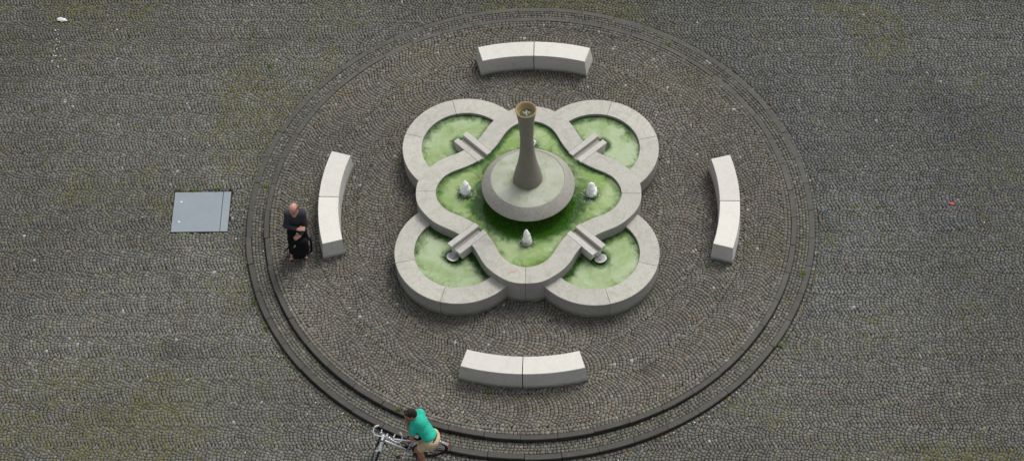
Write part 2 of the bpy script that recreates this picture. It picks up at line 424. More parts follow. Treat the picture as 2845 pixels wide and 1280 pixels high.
def kerb(name, r0, r1, zt, zb, nseg, phase, seed):
    rg = random.Random(seed); V = []; F = []; fm = []; cols = []
    for s in range(nseg):
        a0 = phase + 2 * PI * s / nseg; a1 = phase + 2 * PI * (s + 1) / nseg
        g = (.0035 + .004 * rg.random()) / r1
        dr = rg.uniform(-.009, .009); dz = rg.uniform(-.006, .006); n = 6
        tone = math.exp(rg.gauss(0, .17))
        pr = [(r0 + dr, zb, 1), (r0 + dr, zt + dz, 0), (r1 + dr - .010, zt + dz, 0), (r1 + dr, zt + dz - .012, 1), (r1 + dr + .004, zb, 1)]
        b = len(V); m = len(pr)
        for i in range(n + 1):
            a = a0 + g + (a1 - a0 - 2 * g) * i / n
            V += [(p[0] * math.cos(a), p[0] * math.sin(a), p[1]) for p in pr]
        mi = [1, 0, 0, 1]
        for i in range(n):
            for j in range(m - 1):
                F.append((b + i * m + j, b + (i + 1) * m + j, b + (i + 1) * m + j + 1, b + i * m + j + 1)[::-1]); fm.append(mi[j]); cols.append(tone)
        F.append(tuple(b + j for j in range(m))[::-1]); fm.append(1); cols.append(tone)
        F.append(tuple(b + n * m + j for j in range(m))); fm.append(1); cols.append(tone)
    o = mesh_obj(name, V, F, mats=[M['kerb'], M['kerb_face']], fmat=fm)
    return tag(o, kind='structure')
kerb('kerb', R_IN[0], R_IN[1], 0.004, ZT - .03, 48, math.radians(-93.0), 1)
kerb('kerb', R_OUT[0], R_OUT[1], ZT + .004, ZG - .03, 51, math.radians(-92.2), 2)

# ------------------------------------------------------------------ sweeps and lathes
def lathe(name, prof, mat, parent=None, n=64, smooth=True, cap=False, mats=None, pm=None):
    V = []; F = []; fm = []
    m = len(prof)
    for i in range(n):
        a = 2 * PI * i / n
        V += [(r * math.cos(a), r * math.sin(a), z) for r, z in prof]
    for i in range(n):
        j = (i + 1) % n
        for k in range(m - 1):
            F.append((i * m + k, j * m + k, j * m + k + 1, i * m + k + 1)); fm.append(pm[k] if pm else 0)
    if cap:
        F.append(tuple(i * m + m - 1 for i in range(n))); fm.append(pm[-1] if pm else 0)
    o = mesh_obj(name, V, F, mat, parent, smooth, mats=mats, fmat=fm if mats else None)
    return o

def tube_geo(pts, rad, n=8, caps=True):
    pts = [Vector(p) for p in pts]; V = []; F = []
    if not hasattr(rad, '__len__'): rad = [rad] * len(pts)
    nrm = None
    for i, p in enumerate(pts):
        tdir = (pts[min(i + 1, len(pts) - 1)] - pts[max(i - 1, 0)]).normalized()
        if nrm is None:
            nrm = tdir.cross(Vector((0, 0, 1)));
            if nrm.length < .05: nrm = tdir.cross(Vector((1, 0, 0)))
        nrm = (nrm - tdir * nrm.dot(tdir)).normalized(); bn = tdir.cross(nrm)
        for k in range(n):
            a = 2 * PI * k / n; V.append(p + (nrm * math.cos(a) + bn * math.sin(a)) * rad[i])
    for i in range(len(pts) - 1):
        for k in range(n):
            k2 = (k + 1) % n; F.append((i * n + k, i * n + k2, (i + 1) * n + k2, (i + 1) * n + k))
    if caps:
        F.append(tuple(range(n))[::-1]); F.append(tuple((len(pts) - 1) * n + k for k in range(n)))
    return V, F
class MB:
    def __init__(s): s.V = []; s.F = []
    def add(s, V, F, mtx=None):
        b = len(s.V); s.V += [(mtx @ Vector(v)) if mtx else Vector(v) for v in V]; s.F += [tuple(i + b for i in f) for f in F]; return s
    def tube(s, pts, rad, n=8): return s.add(*tube_geo(pts, rad, n))
    def box(s, c, d, rot=None):
        V = [Vector((sx * d[0] / 2, sy * d[1] / 2, sz * d[2] / 2)) for sx in (-1, 1) for sy in (-1, 1) for sz in (-1, 1)]
        if rot: V = [rot @ v for v in V]
        V = [v + Vector(c) for v in V]
        return s.add(V, [(0, 1, 3, 2), (4, 6, 7, 5), (0, 4, 5, 1), (2, 3, 7, 6), (0, 2, 6, 4), (1, 5, 7, 3)])
    def torus(s, c, R, r, ax=1, n=48, m=10):
        V = []; F = []
        for i in range(n):
            a = 2 * PI * i / n
            for k in range(m):
                b = 2 * PI * k / m; rr = R + r * math.cos(b); h = r * math.sin(b)
                p = [rr * math.cos(a), h, rr * math.sin(a)]
                V.append(Vector(p) + Vector(c))
        for i in range(n):
            for k in range(m):
                i2 = (i + 1) % n; k2 = (k + 1) % m
                F.append((i * m + k, i * m + k2, i2 * m + k2, i2 * m + k))
        return s.add(V, F)
    def build(s, name, mat, parent=None, smooth=False, mtx=None):
        V = [mtx @ v for v in s.V] if mtx else s.V
        return mesh_obj(name, V, s.F, mat, parent, smooth)

# ------------------------------------------------------------------ fountain
fountain = empty('fountain', (FC[0], FC[1], 0), A0)
tag(fountain, 'grey granite quatrefoil fountain with a flared column, round dish and green water', 'fountain')
OUT = [(0, 2.214), (4.8, 2.206), (8, 2.188), (13.7, 2.12), (19.1, 2.03), (23, 1.965), (28.5, 1.85), (32.8, 1.755), (37.2, 1.703), (41, 1.672), (45, 1.66)]
INN = [(0, 1.823), (5.7, 1.80), (8.4, 1.772), (11.4, 1.732), (16.5, 1.640), (20.7, 1.535), (28.4, 1.379), (35.8, 1.297), (41, 1.275), (45, 1.268)]
def fit4(tab, K=7):
    th = np.radians([a for a, _ in tab]); A = np.stack([np.cos(4 * k * th) for k in range(K)], 1)
    A = np.vstack([A, 2e-3 * np.diag(np.arange(K) ** 2.)]); b = np.concatenate([[r for _, r in tab], np.zeros(K)])
    return np.linalg.lstsq(A, b, rcond=None)[0]
CO, CI = fit4(OUT), fit4(INN)
def ro(th): return sum(c * np.cos(4 * k * np.asarray(th)) for k, c in enumerate(CO))
def ri(th): return sum(c * np.cos(4 * k * np.asarray(th)) for k, c in enumerate(CI))
HM, HS, WZ, WS = .641, .446, .585, .385
TW = .179; D0 = 1.85; RO, RI = 1.258, .876

def block(V, F, fm, ths, fo, fi, ztop, zin, close=True, batter=.012):
    """wall block between outer curve fo and inner curve fi along the stations ths; top is material 0, sides 1"""
    b = len(V); m = 7; c = .007
    for t_ in ths:
        o_, i_ = fo(t_), fi(t_)
        def lerp(f): return (o_[0] + (i_[0] - o_[0]) * f, o_[1] + (i_[1] - o_[1]) * f)
        L = math.hypot(i_[0] - o_[0], i_[1] - o_[1])
        ob = lerp(batter / L); pts = [(*ob, -.03), (*o_, ztop - c), (*lerp(c / L), ztop), (*lerp(.5), ztop + .001), (*lerp(1 - c / L), ztop), (*i_, ztop - c), (*i_, zin)]
        V.extend(pts)
    mi = [1, 0, 0, 0, 0, 1]
    for i in range(len(ths) - 1):
        for j in range(m - 1):
            F.append((b + i * m + j, b + (i + 1) * m + j, b + (i + 1) * m + j + 1, b + i * m + j + 1)); fm.append(mi[j])
    e = b + (len(ths) - 1) * m
    F.append(tuple(b + j for j in range(m))); fm.append(1)
    F.append(tuple(e + j for j in range(m))[::-1]); fm.append(1)

# main basin wall: eight stones, jointed on the axes and at the spouts
V, F, fm = [], [], []
for lobe in range(4):
    ax = lobe * PI / 2
    for side in (-1, 1):
        n = 26
        pts_o, pts_i = [], []
        # angle where the spout side cuts the curves
        def cut(fr):
            lo, hi = 0, PI / 4
            for _ in range(50):
                mid = (lo + hi) / 2
                if float(fr(mid)) * math.sin(PI / 4 - mid) > TW + .004: lo = mid
                else: hi = mid
            return lo
        co_, ci_ = cut(ro), cut(ri); g = .0035
        def fo(u, side=side, ax=ax):
            a = g / 2.2 + (co_ - g / 2.2) * u; r = float(ro(a)); a = ax + side * a; return (r * math.cos(a), r * math.sin(a))
        def fi(u, side=side, ax=ax):
            a = g / 1.8 + (ci_ - g / 1.8) * u; r = float(ri(a)); a = ax + side * a; return (r * math.cos(a), r * math.sin(a))
        us = np.linspace(0, 1, n) if side > 0 else np.linspace(1, 0, n)
        block(V, F, fm, us, fo, fi, HM, .28)
o = mesh_obj('main_basin', V, F, mats=[M['rim'], M['side']], fmat=fm, parent=fountain)

# side basins: three stones each
PSI = math.radians(103)
JB = .5335
for qd in range(4):
    dg = PI / 4 + qd * PI / 2; cx, cy = D0 * math.cos(dg), D0 * math.sin(dg)
    V, F, fm = [], [], []
    g = .0035
    for a0, a1 in ((-PSI, -JB), (-JB, JB), (JB, PSI)):
        n = 22
        fo = lambda a: (cx + RO * math.cos(dg + a), cy + RO * math.sin(dg + a))
        fi = lambda a: (cx + RI * math.cos(dg + a), cy + RI * math.sin(dg + a))
        block(V, F, fm, np.linspace(a0 + g, a1 - g, n), fo, fi, HS, .12)
    mesh_obj('side_basin', V, F, mats=[M['rim'], M['side']], fmat=fm, parent=fountain)

# spouts: two arms and a wet channel through the wall
for qd in range(4):
    dg = PI / 4 + qd * PI / 2
    sp = MB(); top = HM + .004; a_in, a_out = 1.262, 1.985; zb = .415; ch = .062; zc = top - .085
    def prism(x0, x1, y0, y1, z0, z1, slant=0):
        V = [(x0, y0, z0), (x1 - slant, y0, z0), (x1 - slant, y1, z0), (x0, y1, z0), (x0, y0, z1), (x1, y0, z1), (x1, y1, z1), (x0, y1, z1)]
        sp.add(V, [(3, 2, 1, 0), (4, 5, 6, 7), (0, 1, 5, 4), (1, 2, 6, 5), (2, 3, 7, 6), (3, 0, 4, 7)])
    prism(a_in, a_out, ch, TW, zb, top, .06); prism(a_in, a_out, -TW, -ch, zb, top, .06)
    mt = Matrix.Rotation(dg, 4, 'Z')
    s_o = sp.build('spout', M['spout'], fountain, mtx=mt)
    md = s_o.modifiers.new('bevel', 'BEVEL'); md.width = .006; md.segments = 2
    sp = MB(); prism(a_in - .004, a_out - .035, -ch + .001, ch - .001, zb + .003, zc)
    sp.build('channel', M['channel'], s_o, mtx=mt)

# column and dish
dish = lathe('dish', [(.30, .30), (.33, .52), (.42, .60), (.80, .80), (.902, .868), (.912, .882), (.905, .894), (.735, 1.078), (.722, 1.086), (.708, 1.082), (.700, 1.05), (.26, 1.05)], M['dish'], fountain, 96)
prof = [(.287, 1.03), (.286, 1.08), (.276, 1.16), (.258, 1.26), (.234, 1.37), (.205, 1.50), (.178, 1.64), (.156, 1.79), (.141, 1.96), (.133, 2.14), (.131, 2.32), (.136, 2.50), (.146, 2.68), (.160, 2.85), (.178, 2.99), (.196, 3.09), (.203, 3.118), (.200, 3.126), (.186, 3.126), (.176, 3.118), (.150, 3.06), (.128, 3.02), (.10, 2.985), (.0, 2.98)]
lathe('column', prof, None, fountain, 64, mats=[M['column'], M['ochre']], pm=[0] * 15 + [1] * 8)

# water surfaces, polar grids with a 'deep' attribute for painted shade and algae
def polar_water(name, mat, z, rin, rout, shade_algae_f, nr=26, na=240, cx=0, cy=0, waves=.004):
    V = []; D = []
    th = np.linspace(0, 2 * PI, na, endpoint=False)
    R1 = np.array([rout(a) for a in th])
    for k in range(nr):
        f = k / (nr - 1); rr = rin + (R1 - rin) * f
        X = cx + rr * np.cos(th); Y = cy + rr * np.sin(th)
        Z = z + waves * (N1(X * 5 + 9, Y * 5, 1.3, 2) - .5) * 2
        V.append(np.stack([X, Y, Z], -1)); D.append(shade_algae_f(X, Y, (1 - f) * (R1 - rin)))
    V = np.concatenate(V); D = np.concatenate(D)
    Q = []
    i = np.arange(na); j = (i + 1) % na
    for k in range(nr - 1): Q.append(np.stack([k * na + i, (k + 1) * na + i, (k + 1) * na + j, k * na + j], -1))
    o = np_mesh(name, V, np.concatenate(Q), mat, smooth=True)
    at = o.data.attributes.new('shade_algae', 'FLOAT', 'POINT'); at.data.foreach_set('value', D.astype(np.float32))
    o.parent = fountain; return o
JETS = [(1.235, 0), (1.235, 90), (1.235, 180), (1.19, 270)]
def shade_algae_main(X, Y, edge):
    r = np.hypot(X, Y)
    d = 1.0 * (1 - sstep(.95, 1.42, r)) * (.55 + .45 * sstep(.2, -.5, Y))  # dish shade painted on the water, stronger on the front side
    ang_ = np.arctan2(Y, X); d = np.maximum(d, (.55 + .25 * np.sin(ang_)) * (1 - sstep(.03, .24, edge)))  # wall shade and algae tinted in, strongest at the far walls
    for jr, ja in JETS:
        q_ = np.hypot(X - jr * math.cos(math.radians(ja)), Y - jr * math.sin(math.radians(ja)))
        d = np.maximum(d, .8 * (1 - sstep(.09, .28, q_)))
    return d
polar_water('water', M['water'], WZ, .25, lambda a: float(ri(a)) + .004, shade_algae_main)
def side_bound(dg):
    def f(a):
        # distance from ring centre to ring wall or main wall
        r = RI + .004; d = dg + 0
        px = lambda t_: (D0 * math.cos(dg) + t_ * math.cos(a), D0 * math.sin(dg) + t_ * math.sin(a))
        lo, hi = 0., r
        def inside(t_):
            x_, y_ = px(t_); return math.hypot(x_, y_) > float(ro(math.atan2(y_, x_))) - .02
        if inside(hi): return hi
        for _ in range(25):
            m_ = (lo + hi) / 2
            if inside(m_): lo = m_
            else: hi = m_
        return lo
    return f
DISC_R = 2.02
for qd in range(4):
    dg = PI / 4 + qd * PI / 2
    sx_, sy_ = DISC_R * math.cos(dg), DISC_R * math.sin(dg)
    def shade_algae_side(X, Y, edge):  # far-rim, main-wall and spout shade painted in, mixed with algae
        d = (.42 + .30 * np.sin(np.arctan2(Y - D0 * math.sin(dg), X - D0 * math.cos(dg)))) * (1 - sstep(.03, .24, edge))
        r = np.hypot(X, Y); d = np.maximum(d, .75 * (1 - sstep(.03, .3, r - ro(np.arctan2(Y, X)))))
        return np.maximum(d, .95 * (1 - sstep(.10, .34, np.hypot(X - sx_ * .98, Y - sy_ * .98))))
    polar_water('water', M['side_water'], WS, .0, side_bound(dg), shade_algae_side, 18, 140, D0 * math.cos(dg), D0 * math.sin(dg))
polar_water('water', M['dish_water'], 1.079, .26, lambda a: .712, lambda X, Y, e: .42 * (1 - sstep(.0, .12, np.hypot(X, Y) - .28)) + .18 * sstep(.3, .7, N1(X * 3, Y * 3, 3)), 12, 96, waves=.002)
# basin floors below
o = annulus('basin_floor', .2, 1.8, .30, M['pool_dark'], 64); o.parent = fountain
# pool in the column's mouth
bub = MB()
for k in range(16):
    a = random.random() * 6.28; r_ = random.random() * .075
    bub.add(*tube_geo([(r_ * math.cos(a), r_ * math.sin(a), 3.0), (r_ * math.cos(a), r_ * math.sin(a), 3.03 + .03 * random.random())], [.02, .004], 6))
lathe('column_pool', [(.118, 3.012), (.06, 3.014), (.0, 3.016)], M['pool_dark'], fountain, 32)
bub.build('bubbles', M['foam'], fountain, True)

# jets: a stone nozzle and a lump of white water
def jet_foam(seed, h=.36):
    rg = random.Random(seed); V = []; F = []; n = 18; L = 14
    prof = [(.074, 0), (.086, .04), (.086, .09), (.077, .13), (.068, .16), (.063, .20), (.060, .24), (.052, .28), (.042, .32), (.029, .36), (.014, .395), (.003, .41)]
    L = len(prof)
    for k, (r_, z_) in enumerate(prof):
        ox, oy = rg.gauss(0, .004) * k / 4, rg.gauss(0, .004) * k / 4
        for i in range(n):
            a = 2 * PI * i / n; rr = r_ * (1 + rg.gauss(0, .17))
            V.append((ox + 1.28 * rr * math.cos(a), oy + 1.28 * rr * math.sin(a), z_ * h / .41 + rg.gauss(0, .006)))
    for k in range(L - 1):
        for i in range(n):
            j = (i + 1) % n; F.append((k * n + i, k * n + j, (k + 1) * n + j, (k + 1) * n + i))
    F.append(tuple((L - 1) * n + i for i in range(n)))
    # droplets and froth around the foot
    for _ in range(80):
        a = rg.random() * 6.28; d_ = rg.uniform(.09, .23); s_ = rg.uniform(.006, .013); z_ = WZ - .635 + (abs(rg.gauss(0, .05)) if rg.random() < .5 else 0); b = len(V)
        x_, y_ = d_ * math.cos(a), d_ * math.sin(a)
        V += [(x_ + s_ * 1.6, y_, z_), (x_ - s_, y_, z_), (x_, y_ + s_, z_), (x_, y_ - s_ * 1.3, z_), (x_, y_, z_ + s_ * 1.1), (x_, y_, z_ - s_)]
        F += [(b, b + 2, b + 4), (b + 2, b + 1, b + 4), (b + 1, b + 3, b + 4), (b + 3, b, b + 4)]
    return V, F
for k, (jr, ja) in enumerate(JETS):
    a = math.radians(ja); jx, jy = jr * math.cos(a), jr * math.sin(a)
    nz = lathe('jet_nozzle', [(.085, .30), (.092 if ja != 270 else .108, .625), (.082 if ja != 270 else .10, .637), (.0, .640)], M['dish'], fountain, 28)
    nz.location = (jx, jy, 0)
    Vj, Fj = jet_foam(k + 5, .33 if ja != 270 else .36)
    if ja == 270: Vj = [(x_ * .8, y_ * .8, z_) for x_, y_, z_ in Vj]
    f_o = mesh_obj('water_jet', Vj, Fj, M['foam'], nz, True, loc=(0, 0, .638))
    md = f_o.modifiers.new('sub', 'SUBSURF'); md.levels = 2; md.render_levels = 2

# steel splash discs and falling water below the two front spouts
for dg in (math.radians(225), math.radians(315)):
    mt = Matrix.Translation((DISC_R * math.cos(dg), DISC_R * math.sin(dg), .405)) @ Matrix.Rotation(dg, 4, 'Z') @ Matrix.Rotation(math.radians(-10), 4, 'Y')
    dsc = lathe('splash_disc', [(.0, -.016), (.07, -.012), (.118, .006), (.122, .010), (.118, .013), (.07, -.003), (.0, -.008)], M['steel'], fountain, 40)
    dsc.matrix_local = mt
    post = MB().tube([(DISC_R * math.cos(dg), DISC_R * math.sin(dg), .25), (DISC_R * math.cos(dg), DISC_R * math.sin(dg), .42)], .02, 8)
    post.build('disc_post', M['steel'], fountain)
    st = MB()
    for k in range(7):
        off = random.uniform(-.045, .045); a_ = random.uniform(0, .03)
        pts = []
        for i in range(8):
            u = i / 7; rr = 1.945 + a_ + .08 * u; z_ = .563 - .145 * u * u
            pts.append((rr * math.cos(dg) - (off * (1 - .3 * u)) * math.sin(dg), rr * math.sin(dg) + (off * (1 - .3 * u)) * math.cos(dg), z_))
        st.tube(pts, [.0055 - .003 * i / 7 for i in range(8)], 6)
    st.build('falling_water', M['stream'], fountain, True)
# faded orange paint mark on the front rim
pm_ = MB()
for (bx, by, bl, bw, ba) in ((-.30, -1.945, .07, .05, .3), (-.26, -1.925, .09, .03, -.1), (-.325, -1.965, .05, .035, 1.1), (-.215, -1.93, .04, .035, .2)):
    n = 12; Vv = []
    for i in range(n):
        a = 2 * PI * i / n; rr = 1 + random.uniform(-.25, .25); u, v_ = bl / 2 * rr * math.cos(a), bw / 2 * rr * math.sin(a)
        Vv.append((bx + u * math.cos(ba) - v_ * math.sin(ba), by + u * math.sin(ba) + v_ * math.cos(ba), HM + .0035 + .0006 * len(pm_.F)))
    pm_.add(Vv, [tuple(range(n))])
pm_.build('paint_mark', M['orange'], fountain)
# white lime stain on the right lobe's foot
bl = MB()
n = 11; Vv = []
for i in range(n):
    a = 2 * PI * i / n; rr = 1 + random.uniform(-.35, .35); th_ = -.045 + .022 * rr * math.cos(a); z_ = .17 + .085 * rr * math.sin(a)
    r_ = float(ro(th_)) + .003 - .012 * (1 - z_ / HM)
    Vv.append((r_ * math.cos(th_), r_ * math.sin(th_), z_))
bl.add(Vv, [tuple(range(n))])
bl.build('lime_stain', M['white'], fountain)

# ------------------------------------------------------------------ benches
def bench(az, label):
    root = empty('stone_bench', (FC[0], FC[1], 0), A0 + az)     # turned about the fountain's centre
    bm = 3.95; root.location = (FC[0] + bm * math.cos(A0 + az), FC[1] + bm * math.sin(A0 + az), 0)
    r0, r1, ha, h = 3.752, 4.148, .2853, .435
    for s in (-1, 1):
        n = 14; V = []; F = []; fm = []
        g = .0022
        for i in range(n + 1):
            u = i / n
            a = s * (g + (ha - g) * u)
            ab = s * (g + (ha + .055 / 3.95 - g) * u)
            for rr, aa, z in ((r0 - .022, ab, -.02), (r0, a, h - .006), (r0 + .006, a - s * (.0015 if i == n else 0), h), (r1 - .006, a - s * (.0015 if i == n else 0), h), (r1, a, h - .006), (r1 + .03, ab, -.02)):
                V.append((rr * math.cos(aa) - bm, rr * math.sin(aa), z))
        m = 6; mi = [1, 0, 0, 0, 1]
        for i in range(n):
            for j in range(m - 1):
                f = (i * m + j, (i + 1) * m + j, (i + 1) * m + j + 1, i * m + j + 1)
                F.append(f if s < 0 else f[::-1]); fm.append(mi[j])
        F.append(tuple(range(m)) if s > 0 else tuple(range(m))[::-1]); fm.append(1)
        F.append(tuple(n * m + j for j in range(m))[::-1] if s > 0 else tuple(n * m + j for j in range(m))); fm.append(1)
        mesh_obj('seat_block', V, F, mats=[M['bench_top'], M['bench_side']], fmat=fm, parent=root)
    tag(root, label, 'bench', 'curved stone benches around the fountain')
bench(PI / 2, 'curved pale stone bench behind the fountain, farthest from the camera')
bench(PI, 'curved pale stone bench left of the fountain, beside the standing man')
bench(0, 'curved pale stone bench right of the fountain, with no one near it')
bench(-PI / 2, 'curved pale stone bench in front of the fountain, nearest the cyclist')

# ------------------------------------------------------------------ steel hatch
hatch = empty('access_hatch', (float(hc[0]), float(hc[1]), ZG), math.atan2(e1[1], e1[0]))
tag(hatch, 'pale blue grey square steel tread plate hatch set in the cobbles', 'hatch')
hw, hh = .566, .503
def slab(name, x0, x1, y0, y1, z0, z1, mat, par):
    o = MB().box(((x0 + x1) / 2, (y0 + y1) / 2, (z0 + z1) / 2), (x1 - x0, y1 - y0, z1 - z0)).build(name, mat, par)
    md = o.modifiers.new('b', 'BEVEL'); md.width = .003; return o
slab('frame', -hw - .012, hw + .012, -hh - .012, hh + .012, -.06, .001, M['gap'], hatch)
big = slab('cover', -hw, .405, -hh, hh, -.01, .009, M['plate'], hatch)
slab('hinge_strip', .415, hw, -hh, hh, -.01, .008, M['plate'], hatch)
for (bx, by) in ((-.42, .17), (-.42, -.33)):
    b_ = lathe('lifting_eye', [(.020, .007), (.020, .014), (.011, .0155), (.010, .011), (0, .011)], M['white'], big, 20); b_.location = (bx, by + .08, 0)

# ------------------------------------------------------------------ litter, leaves, weeds
def litter_spot(kind):
    while True:
        u = random.random()
        if kind == 'edge':
            a = random.choice([random.gauss(-2.6, .5), random.gauss(-1.0, .5), random.uniform(0, 6.28)])
            if random.random() < .6: r = R_OUT[1] + .02 + abs(random.gauss(0, .07)); z = ZG
            else: r = R_IN[1] + .02 + abs(random.gauss(0, .07)); z = ZT; r = min(r, 5.5)
            return r * math.cos(a), r * math.sin(a), z
        x_ = random.uniform(-10.5, 10); y_ = random.uniform(-5.8, 6.4); r = math.hypot(x_, y_)
        if r < 3.3 or 5.1 < r < 5.68 or (3.6 < r < 4.3 and random.random() < .8): continue
        if abs(x_ + 6.57) < .62 and abs(y_ - .42) < .56: continue
        return x_, y_, (0 if r < 5.2 else ZG)
mb = MB().tube([(-.016, 0, .0045), (.016, 0, .0045)], .0048, 7)
butt0 = mb.build('cigarette_butt', M['butt']); bm_tan = butt0.data.copy(); bm_tan.materials[0] = M['butt_tan']
Vv = []
for i in range(7):
    a = 2 * PI * i / 7; rr = (.020, .013, .017, .012, .019, .014, .016)[i]; Vv.append((rr * math.cos(a), rr * math.sin(a) * .8, .004 + .004 * math.sin(3 * a)))
scrap0 = mesh_obj('paper_scrap', Vv, [tuple(range(7))], M['butt'])
n = 10; Vl = [(-.028, 0, .004)] + [(-.028 + .056 * i / 5, .012 * math.sin(PI * i / 5), .005 + .006 * math.sin(i)) for i in range(1, 5)] + [(.028, 0, .006)] + [(-.028 + .056 * i / 5, -.012 * math.sin(PI * i / 5), .005 + .004 * math.cos(i)) for i in range(4, 0, -1)]
leaf0 = mesh_obj('fallen_leaf', Vl, [tuple(range(len(Vl)))], M['leaf']); leaf_y = leaf0.data.copy(); leaf_y.materials[0] = M['leaf_y']
def scatter(src, nn, label, cat, group, datas, frac_edge, smin, smax):
    for i in range(nn):
        o = src if i == 0 else link(src.copy())
        o.data = random.choice(datas)
        x_, y_, z_ = litter_spot('edge' if random.random() < frac_edge else 'any')
        o.location = (x_, y_, z_ + .002); o.rotation_euler = (random.uniform(-.12, .12), random.uniform(-.12, .12), random.uniform(0, 6.28))
        s = random.uniform(smin, smax); o.scale = (s, s, s)
        tag(o, label, cat, group)
scatter(butt0, 140, 'small pale cigarette butt lying loose on the grey cobbles', 'cigarette butt', 'cigarette butts scattered over the paving', [butt0.data, butt0.data, bm_tan], .5, .7, 1.15)
scatter(scrap0, 90, 'tiny white scrap of paper lying loose on the grey cobbles', 'paper scrap', 'white scraps scattered over the paving', [scrap0.data], .35, .5, 1.1)
scatter(leaf0, 110, 'small dry brown or yellow leaf lying on the grey cobbles', 'leaf', 'dry leaves scattered over the paving', [leaf0.data, leaf_y], .6, .6, 1.1)
# crumpled white paper and its trail of crumbs, top left
def crumple(name, rx, ry, rz, seed, mat):
    rg = random.Random(seed); V = []; F = []; n, m = 16, 8
    for k in range(m + 1):
        ph = PI * k / m
        for i in range(n):
            a = 2 * PI * i / n; rr = 1 + rg.gauss(0, .16) + .25 * math.cos(2 * a + 1)
            V.append((rx * rr * math.sin(ph) * math.cos(a), ry * rr * math.sin(ph) * math.sin(a), rz * (1 + rr * math.cos(ph) * .95)))
    for k in range(m):
        for i in range(n):
            j = (i + 1) % n; F.append((k * n + i, (k + 1) * n + i, (k + 1) * n + j, k * n + j))
    return mesh_obj(name, V, F, mat)
o = crumple('crumpled_paper', .085, .055, .028, 3, M['white']); o.location = (-9.91, 5.74, ZG)
tag(o, 'bright white crumpled paper lying on the cobbles in the upper left corner', 'paper')
cr0 = None
for i, (cx_, cy_) in enumerate(((-10.02, 5.46), (-9.96, 5.48), (-9.97, 5.20), (-9.90, 5.13), (-9.93, 4.92), (-9.98, 4.86), (-9.99, 4.74), (-9.94, 4.73), (-10.0, 4.58), (-9.73, 4.62), (-9.95, 5.34), (-9.96, 5.03))):
    if cr0 is None: cr0 = crumple('paper_crumb', .016, .012, .006, 9, M['white']); o = cr0
    else: o = link(cr0.copy())
    o.location = (cx_, cy_, ZG); s = random.uniform(.7, 1.2); o.scale = (s, s, s); o.rotation_euler = (0, 0, random.random() * 6)
    tag(o, 'tiny white crumb in the trail below the crumpled paper', 'crumb', 'white crumbs trailing from the crumpled paper')
o = crumple('red_scrap', .034, .028, .008, 4, M['red']); o.location = (8.39, .09, ZG)
tag(o, 'small bright red scrap lying on the cobbles far right', 'scrap')

# weeds
def weed_geo(n, h, spread, seed):
    rg = random.Random(seed); V = []; F = []
    for _ in range(n):
        a = rg.random() * 6.28; d = abs(rg.gauss(0, spread)); x_, y_ = d * math.cos(a) , d * math.sin(a) * .6
        b = rg.random() * 6.28; L = h * rg.uniform(.5, 1.2); wv = .006 * rg.uniform(.7, 1.6); lean = rg.uniform(.3, 1.1)
        dx, dy = math.cos(b), math.sin(b); k = len(V)
        V += [(x_ - dy * wv, y_ + dx * wv, 0), (x_ + dy * wv, y_ - dx * wv, 0),
              (x_ + dx * L * lean * .5 + dy * wv * 1.3, y_ + dy * L * lean * .5 - dx * wv * 1.3, L * .65), (x_ + dx * L * lean * .5 - dy * wv * 1.3, y_ + dy * L * lean * .5 + dx * wv * 1.3, L * .65), (x_ + dx * L * lean, y_ + dy * L * lean, L * .8)]
        F += [(k, k + 1, k + 2, k + 3), (k + 3, k + 2, k + 4)]
    return V, F
weeds = [(-2.54, -4.52, 0, .95, .4, 'low bright green weed tuft on the inner step beside the cyclist'),
         (4.70, -3.20, ZG, 1.0, -.6, 'bushy green weed tuft at the foot of the outer kerb on the right'),
         (-5.56, .03, ZG, .5, 1.5, 'small weed at the outer kerb right of the steel hatch'),
         (2.99, 4.44, ZT, .8, 1, 'yellow green weed tuft on the step behind the fountain to the right'),
         (-5.29, .96, ZT, .7, 1.5, 'green weed tuft on the left step above the standing man'),
         (-5.42, -1.85, ZG, .6, 1.5, 'weed growing below the lower left outer kerb, upper of a pair'),
         (-5.14, -2.45, ZG, .75, 1.5, 'weed growing below the lower left outer kerb, lower of a pair'),
         (5.28, -1.59, ZT, .75, 1.4, 'green weed tuft on the step at the right of the ring'),
         (-6.76, .98, ZG, .6, 0, 'yellow green weed along the far edge of the steel hatch, left of two'),
         (-6.30, 1.0, ZG, .7, 0, 'green weed along the far edge of the steel hatch, right of two'),
         (-5.38, 4.26, ZG, .75, 0, 'lone green weed patch on the cobbles outside the ring, upper left'),
         (-.86, -4.2, 0, .55, 0, 'small green weed at the front foot of the near bench')]
for i, (wx, wy, wz, s, rz, lb) in enumerate(weeds):
    V, F = weed_geo(int(46 * s) + 8, .030 + .018 * s, .062 * s + .008, 100 + i)
    o = mesh_obj('weed_tuft', V, F, M['weed'], loc=(wx, wy, wz)); o.rotation_euler = (0, 0, rz); tag(o, lb, 'weed')
# moss and small grass in the joints: countless
mv, mf = [], []
rg = np.random.RandomState(77)
X = rg.uniform(-11.5, 11, 90000); Y = rg.uniform(-6.4, 7.2, 90000); Rr = np.hypot(X, Y)
am = moss_amount(X, Y); plate = (np.abs(X + 6.57) < .58) & (np.abs(Y - .42) < .52)
pz = np.where(Rr > R_OUT[1] + .01, ZG, np.where(Rr < 5.15, 0, np.where((Rr > 5.28) & (Rr < 5.51), ZT, 9)))
cl_ = sstep(.66, .74, N2(X + 11, Y, 2.6, 3)) * (.35 + .65 * sstep(.42, .6, N4(X, Y, .42, 4)))
pr = np.where(Rr > 5.6, am * .6 + .75 * cl_, .05 * sstep(.5, .7, N4(X + 30, Y, .9, 4)) + .004)
